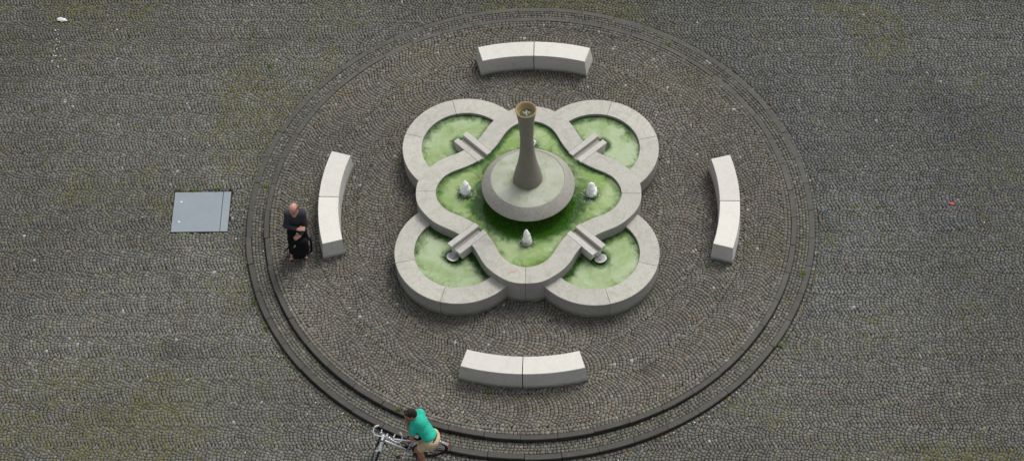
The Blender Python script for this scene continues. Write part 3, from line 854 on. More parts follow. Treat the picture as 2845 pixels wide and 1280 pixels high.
# richer at the foot of benches, walls, kerbs and round the hatch
edge = (np.exp(-((Rr - R_OUT[1] - .03) / .035) ** 2) + np.exp(-((Rr - R_IN[1] - .02) / .025) ** 2) * (pz == ZT)) * sstep(.42, .62, N3(X, Y, 1.6, 3))
th_ = np.arctan2(Y - FC[1], X - FC[0]) - A0; rf = np.hypot(X - FC[0], Y - FC[1])
for kq in range(4):
    dth = (th_ - kq * PI / 2 + PI) % (2 * PI) - PI
    nb = (np.abs(dth) < .31) & (np.abs(rf - 3.95) < .30)
    edge = edge + 1.0 * nb * sstep(.42, .62, N2(X, Y, 3, 2)) * np.exp(-((np.abs(rf - 3.95) - .225) / .03) ** 2)
fx = rf * np.cos(th_); fy = rf * np.sin(th_)
dring = np.hypot(np.abs(fx) - D0 * math.cos(PI / 4), np.abs(fy) - D0 * math.sin(PI / 4)) - RO
edge = edge + 1.1 * np.exp(-((dring - .015) / .035) ** 2) * sstep(.40, .6, N2(X, Y, 2, 2)) * (rf > 2.1)
hx = (np.stack([X, Y], 1) - hc) @ e1; hy = (np.stack([X, Y], 1) - hc) @ e2
edge = edge + .9 * (np.abs(hx) < .7) * np.exp(-((np.abs(hy) - .57) / .05) ** 2) * sstep(.4, .6, N2(X, Y, 3, 2))
sel = (rg.rand(90000) < np.clip(pr * 1.5 + .75 * np.clip(edge, 0, 1), 0, .95)) & (pz < 1) & ~plate & ~((rf < 2.2) | ((dring < .004))) & ~((np.abs(rf - 3.95) < .2) & ((np.abs((th_ + PI / 4) % (PI / 2) - PI / 4)) < .3))
X, Y, Z = X[sel], Y[sel], pz[sel]; n = len(X)
nb_ = 3
X = np.repeat(X, nb_) + rg.normal(0, .012, n * nb_); Y = np.repeat(Y, nb_) + rg.normal(0, .010, n * nb_); Z = np.repeat(Z, nb_)
n = len(X); a = rg.rand(n) * 6.28; L = rg.uniform(.012, .030, n); h = rg.uniform(.005, .014, n); wv = rg.uniform(.005, .011, n)
dx, dy = np.cos(a), np.sin(a)
Vm = np.stack([np.stack([X - dy * wv, Y + dx * wv, Z - .006], -1), np.stack([X + dy * wv, Y - dx * wv, Z - .006], -1), np.stack([X + dx * L + dy * wv * .5, Y + dy * L - dx * wv * .5, Z + h], -1), np.stack([X + dx * L - dy * wv * .5, Y + dy * L + dx * wv * .5, Z + h], -1)], 1)
o = np_mesh('moss', Vm.reshape(-1, 3), np.arange(n * 4).reshape(-1, 4), M['mossblade'])
tag(o, 'yellow green moss and fine grass growing in the joints between cobbles', 'moss', kind='stuff')

# ------------------------------------------------------------------ figures: smooth-union solids turned into one skin
def rotm(ex): return np.array(Euler(ex).to_matrix())
class Solid:
    """tapered limbs and ellipsoids blended into one closed surface (surface nets)"""
    def __init__(s, h=.008): s.h = h; s.p = []
    def c(s, a, b, ra, rb, k=.02, flat=False): s.p.append(('c', np.array(a, float), np.array(b, float), ra, rb, k, flat)); return s
    def e(s, c, r, rot=None, k=.02): s.p.append(('e', np.array(c, float), np.array(r, float), rot, None, k, False)); return s
    def cut(s, c, r, rot=None, k=.006): s.p.append(('x', np.array(c, float), np.array(r, float), rot, None, k, False)); return s
    def chain(s, pts, rad, k=.02):
        for i in range(len(pts) - 1): s.c(pts[i], pts[i + 1], rad[i], rad[i + 1], k)
        return s
    def build(s, name, mat, parent, org, smooth=True):
        h = s.h; lo, hi = [], []
        for q in s.p:
            if q[0] == 'c': r = max(q[3], q[4]); lo.append(np.minimum(q[1], q[2]) - r); hi.append(np.maximum(q[1], q[2]) + r)
            elif q[0] == 'e': r = q[2].max(); lo.append(q[1] - r); hi.append(q[1] + r)
        lo = np.min(lo, 0) - 4 * h; hi = np.max(hi, 0) + 4 * h
        n = np.ceil((hi - lo) / h).astype(int) + 1
        F = np.full(n, .2, np.float32)
        for q in s.p:
            k = q[5]; pad = k + 3 * h
            if q[0] == 'c': r = max(q[3], q[4]); a, b = np.minimum(q[1], q[2]) - r, np.maximum(q[1], q[2]) + r
            else: r = q[2].max(); a, b = q[1] - r, q[1] + r
            i0 = np.maximum(0, np.floor((a - pad - lo) / h).astype(int)); i1 = np.minimum(n, np.ceil((b + pad - lo) / h).astype(int) + 1)
            if (i1 <= i0).any(): continue
            g = [lo[d] + h * np.arange(i0[d], i1[d]) for d in range(3)]
            P = np.stack(np.meshgrid(*g, indexing='ij'), -1)
            if q[0] == 'c':
                ba = q[2] - q[1]; L2 = max(1e-9, ba @ ba); t0 = ((P - q[1]) @ ba) / L2; t_ = np.clip(t0, 0, 1)
                d = np.linalg.norm(P - q[1] - t_[..., None] * ba, axis=-1) - (q[3] + (q[4] - q[3]) * t_)
                if q[6]: d = np.maximum(d, (t0 - 1) * math.sqrt(L2))
            else:
                u = P - q[1]
                if q[3] is not None: u = u @ q[3]
                k0 = np.linalg.norm(u / q[2], axis=-1); k1 = np.linalg.norm(u / q[2] ** 2, axis=-1) + 1e-9
                d = k0 * (k0 - 1) / k1
            sl = tuple(slice(i0[d_], i1[d_]) for d_ in range(3)); f = F[sl]
            if q[0] == 'x':
                hh = np.clip(.5 + .5 * (f + d) / k, 0, 1) * 0 + np.maximum(k - np.abs(f + d), 0) / k
                F[sl] = np.maximum(f, -d) + hh * hh * k * .25
            else:
                hh = np.maximum(k - np.abs(f - d), 0) / k
                F[sl] = np.minimum(f, d) - hh * hh * k * .25
        In = F < 0
        cs = np.zeros(n - 1, int); acc = np.zeros(tuple(n - 1) + (3,), np.float32); cnt = np.zeros(n - 1, np.float32)
        for d in range(3):
            o1, o2 = [(d + 1) % 3, (d + 2) % 3]
            A = np.take(F, range(n[d] - 1), d); B = np.take(F, range(1, n[d]), d)
            cr = (A < 0) != (B < 0); t_ = np.where(cr, A / np.where(A == B, 1, A - B), 0)
            for e1_ in (0, 1):
                for e2_ in (0, 1):
                    sl = [slice(None)] * 3; sl[o1] = slice(e1_, n[o1] - 1 + e1_); sl[o2] = slice(e2_, n[o2] - 1 + e2_)
                    m_ = cr[tuple(sl)]; tt = t_[tuple(sl)]
                    cnt += m_
                    acc[..., d] += np.where(m_, tt, 0); acc[..., o1] += m_ * e1_; acc[..., o2] += m_ * e2_
        act = cnt > 0; idx = np.full(n - 1, -1, int); idx[act] = np.arange(act.sum())
        ijk = np.argwhere(act); V = lo + h * (ijk + acc[act] / cnt[act][:, None])
        Q = []
        for d in range(3):
            o1, o2 = (d + 1) % 3, (d + 2) % 3
            A = np.take(In, range(n[d] - 1), d); B = np.take(In, range(1, n[d]), d)
            E = np.argwhere(A != B)
            E = E[(E[:, o1] > 0) & (E[:, o2] > 0) & (E[:, o1] < n[o1] - 1) & (E[:, o2] < n[o2] - 1)]
            def at_(d1, d2):
                q_ = E.copy(); q_[:, o1] += d1; q_[:, o2] += d2; return idx[q_[:, 0], q_[:, 1], q_[:, 2]]
            quad = np.stack([at_(-1, -1), at_(0, -1), at_(0, 0), at_(-1, 0)], 1)
            fl = ~A[E[:, 0], E[:, 1], E[:, 2]]; quad[fl] = quad[fl][:, ::-1]; Q.append(quad)
        o = np_mesh(name, V - np.array(org), np.concatenate(Q), mat, smooth=smooth)
        o.parent = parent
        return o

def hand(sd, wrist, direction, palm_n, curl=.5, spread=.12, s=1., left=False, k=.006):
    """palm, four jointed fingers of different length and a thumb leaving the side of the palm"""
    w0 = np.array(wrist, float); f = np.array(direction, float); f /= np.linalg.norm(f)
    nrm = np.array(palm_n, float); nrm -= f * (nrm @ f); nrm /= np.linalg.norm(nrm)     # towards the palm side
    sd_ = np.cross(nrm, f) * (1 if left else -1)                                          # towards the thumb
    kn = w0 + f * .092 * s
    for off, ln in ((.030, .076), (.010, .084), (-.010, .078), (-.029, .062)):
        b0 = w0 + f * .015 * s + sd_ * off * .6 * s; b1 = kn + sd_ * off * s
        sd.c(b0, b1, .017 * s, .0125 * s, .010)
        ang = curl * .6; p0 = b1; dr = f + sd_ * spread * off / .03
        for j, fr in enumerate((.45, .32, .23)):
            d = dr * math.cos(ang) + nrm * math.sin(ang); d /= np.linalg.norm(d)
            p1 = p0 + d * ln * fr * s; sd.c(p0, p1, (.0100 - .001 * j) * s, (.0092 - .001 * j) * s, k); p0 = p1; ang += curl * .8
    t0 = w0 + f * .028 * s + sd_ * .020 * s; t1 = t0 + (f * .6 + sd_ * .75 + nrm * .25) * .042 * s; t2 = t1 + (f * .95 + sd_ * .2 + nrm * .3) * .034 * s
    sd.c(t0, t1, .0150 * s, .0115 * s, .01); sd.c(t1, t2, .0112 * s, .0088 * s, .006)

def head(sd, c, fwd, up, s=1.):
    """skull, face, jaw, nose, brow, lips and ears; returns the frame"""
    f = np.array(fwd, float); f /= np.linalg.norm(f); u = np.array(up, float); u -= f * (u @ f); u /= np.linalg.norm(u); r = np.cross(f, u)
    Rm = np.stack([f, r, u], 1); c = np.array(c, float)
    P = lambda x, y, z: c + Rm @ (np.array([x, y, z]) * s)
    sd.e(P(-.012, 0, .028), np.array([.098, .077, .090]) * s, Rm, .02)
    sd.e(P(.022, 0, -.045), np.array([.068, .058, .080]) * s, Rm, .03)
    sd.c(P(.045, -.022, -.098), P(.045, .022, -.098), .022 * s, .022 * s, .025)     # chin
    sd.c(P(.078, -.03, .018), P(.078, .03, .018), .010 * s, .010 * s, .012)         # brow
    sd.c(P(.088, 0, .006), P(.106, 0, -.036), .009 * s, .013 * s, .010)              # nose
    sd.c(P(.084, -.02, -.070), P(.084, .02, -.070), .007 * s, .007 * s, .008)        # lips
    for y in (-1, 1):
        sd.e(P(-.010, y * .078, -.012), np.array([.020, .008, .032]) * s, Rm, .006)  # ears
        sd.cut(P(.086, y * .031, -.004), np.array([.014, .017, .010]) * s, Rm, .008)  # eye sockets
    return Rm, P

M['skin_ruddy'] = plain('ruddy_skin', (.56, .29, .22), .5, var=.10, scale=30)
M['skin_tan'] = plain('tanned_skin', (.36, .165, .10), .45, var=.10, scale=30)
M['charcoal'] = cloth('charcoal_knit', (.046, .049, .058))
M['black'] = cloth('black_cloth', (.010, .010, .012))
M['hair_grey'] = plain('grey_brown_hair', (.14, .105, .075), .8, var=.4, scale=120)
M['hair_dark'] = plain('dark_brown_hair', (.018, .011, .009), .85, var=.5, scale=120)
M['turquoise'] = cloth('turquoise_cotton', (.035, .50, .36))
M['beige'] = cloth('beige_cotton', (.56, .44, .27))
M['belt'] = plain('black_leather', (.012, .012, .012), .5)
M['eye'] = plain('eye_dark', (.03, .02, .018), .2)
M['chrome'] = plain('silver_metal', (.62, .63, .65), .3, .5)
M['silver_paint'] = plain('silver_paint', (.46, .48, .50), .35, .2)
M['tyre'] = plain('black_rubber', (.012, .012, .013), .75)
M['amber'] = plain('amber_reflector', (.75, .32, .02), .3)
M['lamp_red'] = plain('red_lamp_glass', (.45, .06, .08), .25)

# --- standing man beside the left bench
mo = (-4.52, -.86, 0)
man = empty('person', mo)
tag(man, 'bald bearded man in charcoal top and black trousers standing left of the bench', 'person')
b = Solid(.0065)
neck = (-4.475, -.925, 1.47)
hf, hu = np.array([-.40, -.75, -.42]), np.array([-.10, -.45, .88])
Rm, P = head(b, (-4.487, -1.005, 1.655), hf, hu, 1.0)
b.c(neck, P(-.02, 0, -.06), .062, .056, .03)
Lsh, Rsh = (-4.35, -.905, 1.395), (-4.615, -.925, 1.395)
b.c(Lsh, Rsh, .062, .062, .05); b.e((-4.485, -.90, 1.30), (.175, .115, .20), None, .05); b.e((-4.50, -.875, 1.05), (.155, .108, .22), None, .05)
for hx_, kx, ky, ax_, ay in ((-4.59, -4.645, -.82, -4.665, -.775), (-4.42, -4.395, -.80, -4.425, -.745)):
    b.chain([(hx_, -.85, .92), (kx, ky, .50), (ax_, ay, .085)], [.088, .058, .040], .04)
    dx = -.02 if hx_ < -4.5 else .012
    b.chain([(ax_, ay + .03, .05), (ax_ + dx * .6, ay - .10, .048), (ax_ + dx, ay - .185, .03)], [.036, .036, .026], .03)
    for j in range(5): b.c((ax_ + dx + (j - 2) * .017, ay - .175, .024), (ax_ + dx * 1.1 + (j - 2) * .019, ay - .213 + abs(j - (1 if dx < 0 else 3)) * .006, .021), .011, .010, .005)
Rel, Rwr = (-4.682, -1.0, 1.135), (-4.445, -1.11, 1.15)
Lel, Lwr = (-4.305, -.955, 1.125), (-4.415, -1.115, .965)
b.chain([Rsh, Rel, Rwr], [.052, .042, .028], .03); b.chain([Lsh, Lel, Lwr], [.052, .042, .028], .03)
hand(b, Rwr, (.95, .12, -.05), (.05, .55, -.8), .75, left=False)
hand(b, Lwr, (-.85, -.25, -.42), (.1, .6, -.75), .55, left=True)
b.build('body', M['skin_ruddy'], man, mo)
top = Solid(.008)
top.c(Lsh, Rsh, .072, .072, .05); top.e((-4.485, -.895, 1.30), (.190, .128, .21), None, .05); top.e((-4.50, -.87, 1.06), (.172, .122, .22), None, .05)
top.c((-4.48, -.905, 1.44), (-4.476, -.915, 1.475), .078, .070, .03)
top.cut((-4.49, -1.045, 1.46), (.055, .085, .075), None, .01)
for a_, e_, w_r, sgn in ((Rsh, Rel, Rwr, 1), (Lsh, Lel, Lwr, 1)):
    top.chain([a_, e_], [.066, .053], .04); wv = np.array(w_r) - np.array(e_); top.c(e_, np.array(e_) + wv * .95, .053, .038, .03, True)
top.build('pullover', M['charcoal'], man, mo)
tr = Solid(.009)
tr.e((-4.505, -.86, .93), (.170, .122, .12), None, .05)
for hx_, kx, ky, ax_, ay in ((-4.59, -4.645, -.82, -4.665, -.775), (-4.42, -4.395, -.80, -4.425, -.745)):
    tr.c((hx_, -.855, .92), (kx, ky, .50), .104, .078, .04); tr.c((kx, ky, .50), (ax_, ay - .01, .055), .078, .072, .03, True); tr.c((ax_, ay - .01, .10), (ax_, ay - .085, .075), .062, .046, .04)
tr.build('trousers', M['black'], man, mo)
hr = Solid(.006)
for y in (-1, 1): hr.e(P(-.035, y * .066, .012), (.055, .017, .046), Rm, .02)
hr.e(P(-.092, 0, .0), (.024, .066, .056), Rm, .03)
hr.build('hair', M['hair_grey'], man, mo)
bd = Solid(.005)
bd.c(P(.088, -.026, -.060), P(.088, .026, -.060), .007, .007, .008); bd.c(P(.066, -.020, -.104), P(.066, .020, -.104), .019, .019, .02); bd.c(P(.06, 0, -.115), P(.062, 0, -.14), .018, .010, .02)
for y in (-1, 1): bd.c(P(.085, y * .03, -.062), P(.066, y * .036, -.098), .008, .010, .01)
bd.build('beard', M['hair_grey'], man, mo)
for y in (-1, 1):
    ey = Solid(.004).e(P(.079, y * .031, -.004), (.009, .012, .006), Rm); ey.build('eye', M['eye'], man, mo)
for ax_, ay, dx in ((-4.665, -.775, -.02), (-4.425, -.745, .012)):
    sn = MB(); n = 18; Vv = []
    for zz in (.002, .016):
        for i in range(n):
            a = 2 * PI * i / n; yy = math.sin(a) * .142; xx = math.cos(a) * (.048 + .008 * (1 if yy < 0 else 0))
            Vv.append((ax_ + dx * .6 + xx - mo[0], ay - .085 + yy - mo[1], zz))
    sn.add(Vv, [tuple(range(n))[::-1], tuple(range(n, 2 * n))] + [(i, (i + 1) % n, n + (i + 1) % n, n + i) for i in range(n)])
    for yy, hz in ((-.165, .052), (-.135, .066), (-.06, .092)):
        pts = [(ax_ + dx * .7 + .052 * math.cos(a) - mo[0], ay + yy + .0 - mo[1], .012 + (hz - .012) * math.sin(a)) for a in np.linspace(0, PI, 9)]
        sn.tube(pts, .011, 6)
    sn.build('sandal', M['belt'], man)
# --- his backpack, standing between his feet
po = (-4.50, -.90, 0)
pack = empty('backpack', po)
tag(pack, 'big black backpack standing on the cobbles against the legs of the bald man', 'backpack')
pk = Solid(.010)
pk.e((-4.525, -.885, .09), (.135, .095, .085), None, .08); pk.e((-4.495, -.93, .33), (.19, .115, .235), None, .10); pk.e((-4.475, -.925, .53), (.155, .10, .13), None, .08)
pk.build('bag', M['black'], pack, po)
pk = Solid(.008); pk.e((-4.50, -1.035, .26), (.135, .045, .14), None, .03); pk.build('pocket', M['black'], pack, po)
pk = Solid(.008); pk.e((-4.475, -.955, .615), (.14, .095, .05), None, .03); pk.build('lid', M['black'], pack, po)
def rel(p, o): return tuple(np.array(p) - np.array(o))
for pts in ([(-4.33, -.86, .50), (-4.286, -.80, .45), (-4.275, -.82, .33), (-4.285, -.83, .22), (-4.29, -.84, .12), (-4.32, -.83, .05), (-4.358, -.83, .02), (-4.42, -.86, .10)],
            [(-4.66, -.87, .33), (-4.70, -.86, .29), (-4.74, -.86, .24), (-4.79, -.87, .18), (-4.83, -.88, .13)]):
    MB().tube([rel(p, po) for p in pts], [.022] * (len(pts) - 3) + [.016, .012, .010], 8).build('strap', M['black'], pack, True)
tg = Solid(.005); tg.c((-4.552, -1.075, .60), (-4.575, -1.085, .55), .012, .009); tg.build('buckle', M['silver_paint'], pack, po)

# --- bicycle at the edge of the steps: local x forward, y left, z up
LEAN, YAW = math.radians(-8), math.radians(180.5)
BO = Vector((-1.945, -5.445, ZG))
bike = empty('bicycle', BO); bike.rotation_euler = (Matrix.Rotation(YAW, 3, 'Z') @ Matrix.Rotation(LEAN, 3, 'X')).to_euler()
tag(bike, 'silver city bicycle with curved handlebar, front wheel turned, leaning under the cyclist', 'bicycle')
RW = .335
def wheel(name, par):
    w = MB().torus((0, 0, 0), RW - .023, .023, n=56, m=10).build(name, M['tyre'], par, True)
    MB().torus((0, 0, 0), RW - .050, .010, n=56, m=8).build('rim', M['tyre'], w, True)
    sp = MB()
    for i in range(28):
        a = 2 * PI * i / 28; sgn = 1 if i % 2 else -1
        sp.tube([(.02 * math.cos(a + .9 * sgn), .028 * sgn, .02 * math.sin(a + .9 * sgn)), ((RW - .05) * math.cos(a), 0, (RW - .05) * math.sin(a))], .0014, 4)
    sp.build('spokes', M['chrome'], w)
    MB().tube([(0, -.055, 0), (0, .055, 0)], .018, 12).build('hub', M['chrome'], w, True)
    return w
def guard(R, a0, a1, wd=.030):
    V = []; F = []; n = 26; prof = [(-wd, -.012), (-wd * .7, .004), (0, .010), (wd * .7, .004), (wd, -.012)]
    for i in range(n + 1):
        a = math.radians(a0 + (a1 - a0) * i / n)
        V += [((R + h_) * math.cos(a), y_, (R + h_) * math.sin(a)) for y_, h_ in prof]
    for i in range(n):
        for j in range(4): F.append((i * 5 + j, i * 5 + j + 1, (i + 1) * 5 + j + 1, (i + 1) * 5 + j))
    return V, F
rear = wheel('rear_wheel', bike); rear.location = (0, 0, RW)
BB, HT, HB, ST = (.42, 0, .275), (.765, 0, .925), (.83, 0, .73), (.27, 0, .74)
fr = MB(); fr.tube([HT, HB], .022, 12).tube([BB, ST], .017, 12).tube([(.79, 0, .85), (.30, 0, .665)], .018, 12).tube([(.82, 0, .76), BB], .022, 12)
for y in (-1, 1):
    fr.tube([(BB[0] - .02, y * .03, BB[2]), (.0, y * .062, RW)], .009, 8); fr.tube([(.285, y * .018, .70), (.0, y * .062, RW)], .008, 8)
fr.tube([(BB[0], -.036, BB[2]), (BB[0], .036, BB[2])], .023, 12)
frame = fr.build('frame', M['silver_paint'], bike, True)
V, F = guard(RW + .022, 25, 166); g_ = mesh_obj('mudguard', V, F, M['chrome'], bike, True, loc=(0, 0, RW))
sd = MB().tube([ST, (.245, 0, .84)], .012, 10); sd.build('seat_post', M['chrome'], bike, True)
sdl = Solid(.008); sdl.e((.19, 0, .868), (.085, .078, .030), None, .04); sdl.c((.22, 0, .872), (.37, 0, .868), .040, .020, .04); sdl.build('saddle', M['black'], bike, (0, 0, 0))
rk = MB()
for y in (-.055, 0, .055): rk.tube([(.19, y * .6, .715), (.08, y, .735), (-.24, y, .725)], .006, 6)
rk.tube([(-.24, -.055, .725), (-.24, .055, .725)], .006, 6)
for y in (-.062, .062): rk.tube([(-.06, y * .95, .73), (0, y, RW + .02)], .005, 6)
rk.build('rear_rack', M['tyre'], bike, True)
rl = MB().box((-.345, 0, .455), (.03, .055, .05)); rl.build('rear_lamp', M['lamp_red'], bike)
cg = MB(); V = []; n = 30
for y in (-.058, -.044):
    for i in range(n):
        a = 2 * PI * i / n; V.append((BB[0] + .098 * math.cos(a), y, BB[2] + .098 * math.sin(a)))
cg.add(V, [tuple(range(n)), tuple(range(n, 2 * n))[::-1]] + [(i, n + i, n + (i + 1) % n, (i + 1) % n) for i in range(n)])
cg.box((.21, -.05, .305), (.40, .012, .10)); cg.build('chain_guard', M['tyre'], bike)
ca_ = math.radians(12)
ck = MB()
for y, sgn in ((.058, 1), (-.072, -1)):
    e_ = (BB[0] + .17 * math.cos(ca_) * sgn, y * 1.15, BB[2] - .17 * math.sin(ca_) * sgn + (.02 if sgn > 0 else 0))
    ck.tube([(BB[0], y * .8, BB[2]), e_], [.013, .010], 8)
crank = ck.build('crank', M['chrome'], bike, True)
for y, sgn in ((.058, 1), (-.072, -1)):
    e_ = (BB[0] + .17 * math.cos(ca_) * sgn, y * 1.15 + .055 * sgn, BB[2] - .17 * math.sin(ca_) * sgn + (.02 if sgn > 0 else 0))
    pd = MB().box(e_, (.088, .055, .02)).build('pedal', M['tyre'], crank)
    MB().box((e_[0] + .044, e_[1], e_[2]), (.006, .05, .016)).box((e_[0] - .044, e_[1], e_[2]), (.006, .05, .016)).build('reflector', M['amber'], pd)
# steered group, turned to the left about the steering axis
ax_v = (Vector(HT) - Vector(HB)).normalized(); piv = Vector(HB)
steer = Matrix.Translation(piv) @ Matrix.Rotation(math.radians(76), 4, ax_v) @ Matrix.Translation(-piv)
def steered(o): o.matrix_local = steer @ o.matrix_local; return o
FA = Vector((.985, 0, RW))
fk = MB()
for y in (-1, 1): fk.tube([(.838, y * .045, .715), (.93, y * .052, .46), (FA.x, y * .055, RW)], [.011, .010, .009], 8)
fk.tube([(.838, -.05, .715), (.838, .05, .715)], .014, 8)
fork = steered(fk.build('fork', M['tyre'], bike, True))
sm = MB().tube([(.845, 0, .70), HT, (.735, 0, 1.02)], .018, 12); steered(sm.build('steerer', M['chrome'], bike, True))
fw_ = wheel('front_wheel', bike); fw_.location = FA; fw_.matrix_local = steer @ Matrix.Translation(FA)
V, F = guard(RW + .020, 84, 150, .034); g_ = mesh_obj('mudguard', V, F, M['chrome'], bike, True); g_.matrix_local = steer @ Matrix.Translation(FA)
hbm = MB(); stem = Vector((.785, 0, 1.045))
hbm.tube([(.735, 0, 1.02), stem], .016, 10)
for s in (-1, 1):
    hbm.tube([stem, (.80, s * .07, 1.05), (.825, s * .15, 1.065), (.825, s * .225, 1.075), (.785, s * .268, 1.075), (.72, s * .275, 1.07), (.675, s * .255, 1.06), (.655, s * .225, 1.055)], .0125, 10)
bar = steered(hbm.build('handlebar', M['chrome'], bike, True))
for s in (-1, 1):
    MB().tube([(.71, s * .272, 1.069), (.672, s * .252, 1.06), (.635, s * .20, 1.05)], .0185, 10).build('grip', M['silver_paint'], bar, True)
    MB().tube([(.79, s * .11, 1.065), (.725, s * .125, 1.075), (.69, s * .13, 1.065)], [.012, .009, .007], 8).box((.755, s * .12, 1.08), (.03, .03, .03)).build('brake_lever', M['chrome'], bar, True)
bell = lathe('bell', [(.026, 0), (.024, .014), (.012, .022), (0, .024)], M['chrome'], bar, 20); bell.location = (.79, .05, 1.05)

# --- cyclist: half standing over the bicycle, chin on one hand
co2 = (-2.0, -5.6, ZG)
cyc = empty('person', co2)
tag(cyc, 'dark haired man in turquoise shirt and beige shorts leaning forward over the bicycle', 'person')
b = Solid(.0065)
hipL, hipR = (-1.895, -5.745, .735), (-1.86, -5.575, .765)
chest = (-2.095, -5.475, 1.03); Ls, Rs = (-2.195, -5.565, .995), (-2.075, -5.365, 1.135)
hc_ = (-2.235, -5.470, 1.270)
hf, hu = np.array([-.88, -.20, -.30]), np.array([-.32, .05, .95])
Rm, P = head(b, hc_, hf, hu, 1.0)
b.c((-2.13, -5.44, 1.12), P(-.03, 0, -.06), .062, .056, .03)
b.c(Ls, Rs, .058, .058, .05); b.e((-2.08, -5.49, 1.01), (.115, .15, .15), rotm((-.55, -.45, .5)), .06); b.e((-1.93, -5.63, .83), (.095, .12, .115), rotm((-.4, -.4, .4)), .06)
b.chain([(-2.10, -5.47, 1.03), (-1.88, -5.66, .76)], [.105, .105], .05)
kL, aL = (-2.155, -5.655, .375), (-2.035, -5.765, -.085)
kR, aR = (-2.20, -5.44, .38), (-2.06, -5.37, -.085)
for h_, k_, a_ in ((hipL, kL, aL), (hipR, kR, aR)):
    b.chain([h_, k_], [.090, .058], .04); mid = np.array(k_) * .68 + np.array(a_) * .32 + np.array([.02, 0, 0])
    b.chain([k_, tuple(mid), a_], [.055, .054, .036], .03)
    b.chain([(a_[0] + .03, a_[1], ZG + .05), (a_[0] - .09, a_[1] - .02, ZG + .045), (a_[0] - .17, a_[1] - .03, ZG + .03)], [.036, .038, .028], .03)
eR, wR = (-2.285, -5.53, .905), (-2.318, -5.478, 1.125)
eL, wL = (-2.245, -5.655, .785), (-2.252, -5.59, .695)
b.chain([Rs, eR, wR], [.048, .040, .027], .03); b.chain([Ls, eL, wL], [.048, .042, .029], .03)
hand(b, wR, (-.10, .05, .95), (.85, .2, -.1), .85, left=False)
hand(b, wL, (-.10, .35, -.85), (.9, .1, .1), .7, left=True)
b.build('body', M['skin_tan'], cyc, co2)
sh = Solid(.008)
sh.c(Ls, Rs, .074, .070, .06); sh.c((-2.125, -5.45, 1.07), Rs, .10, .068, .06); sh.c((-2.105, -5.465, 1.05), (-1.925, -5.625, .815), .150, .140, .05); sh.e((-2.09, -5.475, 1.045), (.13, .165, .13), rotm((-.55, -.45, .5)), .06)
sh.e((-1.915, -5.635, .80), (.135, .165, .10), rotm((-.55, -.5, .4)), .05)
sh.c((-2.12, -5.445, 1.09), (-2.14, -5.44, 1.14), .085, .074, .04)
for a_, e_, f_ in ((Ls, eL, .62), (Rs, eR, .55)):
    v_ = np.array(e_) - np.array(a_); sh.c(a_, np.array(a_) + v_ * f_, .072, .062, .05, True)
sh.build('shirt', M['turquoise'], cyc, co2)
so_ = Solid(.008)
so_.e((-1.865, -5.665, .735), (.150, .180, .115), rotm((-.35, -.5, .4)), .06)
for h_, k_, f_ in ((hipL, kL, .76), (hipR, kR, .76)):
    v_ = np.array(k_) - np.array(h_); so_.c(h_, np.array(h_) + v_ * f_, .112, .090, .06, True)
so_.build('shorts', M['beige'], cyc, co2)
bt = Solid(.007); bt.e((-1.888, -5.655, .768), (.150, .176, .034), rotm((-.45, -.62, .4)), .01); bt.build('belt', M['belt'], cyc, co2)
hr = Solid(.006)
hr.e(P(-.024, 0, .040), (.100, .083, .088), Rm, .03); hr.e(P(-.060, 0, -.012), (.062, .074, .062), Rm, .03); hr.c(P(.055, -.035, .10), P(.055, .035, .10), .026, .026, .03)
for y in (-1, 1): hr.c(P(.005, y * .074, .03), P(.0, y * .074, -.01), .012, .008, .01)
hr.build('hair', M['hair_dark'], cyc, co2)
for y in (-1, 1):
    ey = Solid(.004).e(P(.079, y * .031, -.004), (.009, .012, .006), Rm); ey.build('eye', M['eye'], cyc, co2)
for a_ in (aL, aR):
    sn = Solid(.007); sn.chain([(a_[0] + .035, a_[1], ZG + .045), (a_[0] - .09, a_[1] - .02, ZG + .042), (a_[0] - .18, a_[1] - .03, ZG + .032)], [.044, .046, .034], .03)
    sn.build('shoe', M['belt'], cyc, co2)
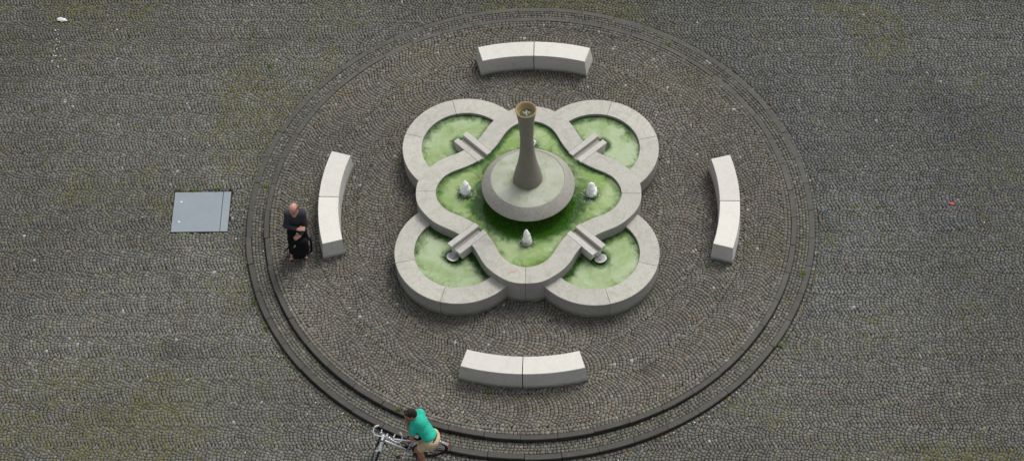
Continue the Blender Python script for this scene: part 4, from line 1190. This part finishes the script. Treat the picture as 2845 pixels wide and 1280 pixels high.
# the white cloth in his lower hand
cl = crumple('white_cloth', .05, .036, .045, 21, M['white']); cl.location = (-2.172, -5.60, .715)
tag(cl, 'white crumpled cloth held in the lower hand of the cyclist', 'cloth')


# ------------------------------------------------------------------ light
SUN_EL, SUN_AZ = math.radians(54), math.radians(38)     # azimuth clockwise from +y (north)
w_ = bpy.data.worlds.new('World'); S.world = w_; w_.use_nodes = True
nt = w_.node_tree; bg = nt.nodes['Background']
sky = nt.nodes.new('ShaderNodeTexSky'); sky.sky_type = 'NISHITA'; sky.sun_disc = False
sky.sun_elevation = SUN_EL; sky.sun_rotation = SUN_AZ; sky.dust_density = 4; sky.air_density = 1.0; sky.ozone_density = 1
hs = nt.nodes.new('ShaderNodeHueSaturation'); hs.inputs['Saturation'].default_value = .22
nt.links.new(sky.outputs[0], hs.inputs['Color']); nt.links.new(hs.outputs[0], bg.inputs['Color'])
bg.inputs['Strength'].default_value = .14
sl = bpy.data.lights.new('sun', 'SUN'); sl.energy = 1.45; sl.angle = math.radians(22); sl.color = (1, .965, .91)
so = link(bpy.data.objects.new('sun', sl))
dirv = Vector((math.sin(SUN_AZ) * math.cos(SUN_EL), math.cos(SUN_AZ) * math.cos(SUN_EL), math.sin(SUN_EL)))
so.rotation_euler = dirv.to_track_quat('Z', 'Y').to_euler(); so.location = dirv * 30

# ------------------------------------------------------------------ camera
cam = bpy.data.cameras.new('camera'); co_ = link(bpy.data.objects.new('camera', cam)); S.camera = co_
fw = Vector((-.00991985, .59700385, -.80217704)); rt = Vector((.99955197, -.01673498, -.02481529)); up = Vector((.02823924, .8020638, .59657037))
m3 = Matrix((rt, up, -fw)).transposed()
co_.matrix_world = Matrix.Translation((.07338, -27.86594, 35.8088)) @ m3.to_4x4()
cam.sensor_width = 36; cam.sensor_fit = 'HORIZONTAL'; cam.lens = 36 * 6356.24 / 2845; cam.shift_y = 92.31 / 2845
cam.clip_start = .5; cam.clip_end = 2000
S.view_settings.view_transform = 'Standard'; S.view_settings.look = 'None'; S.view_settings.exposure = 0; S.view_settings.gamma = 1
S.render.engine = 'CYCLES'
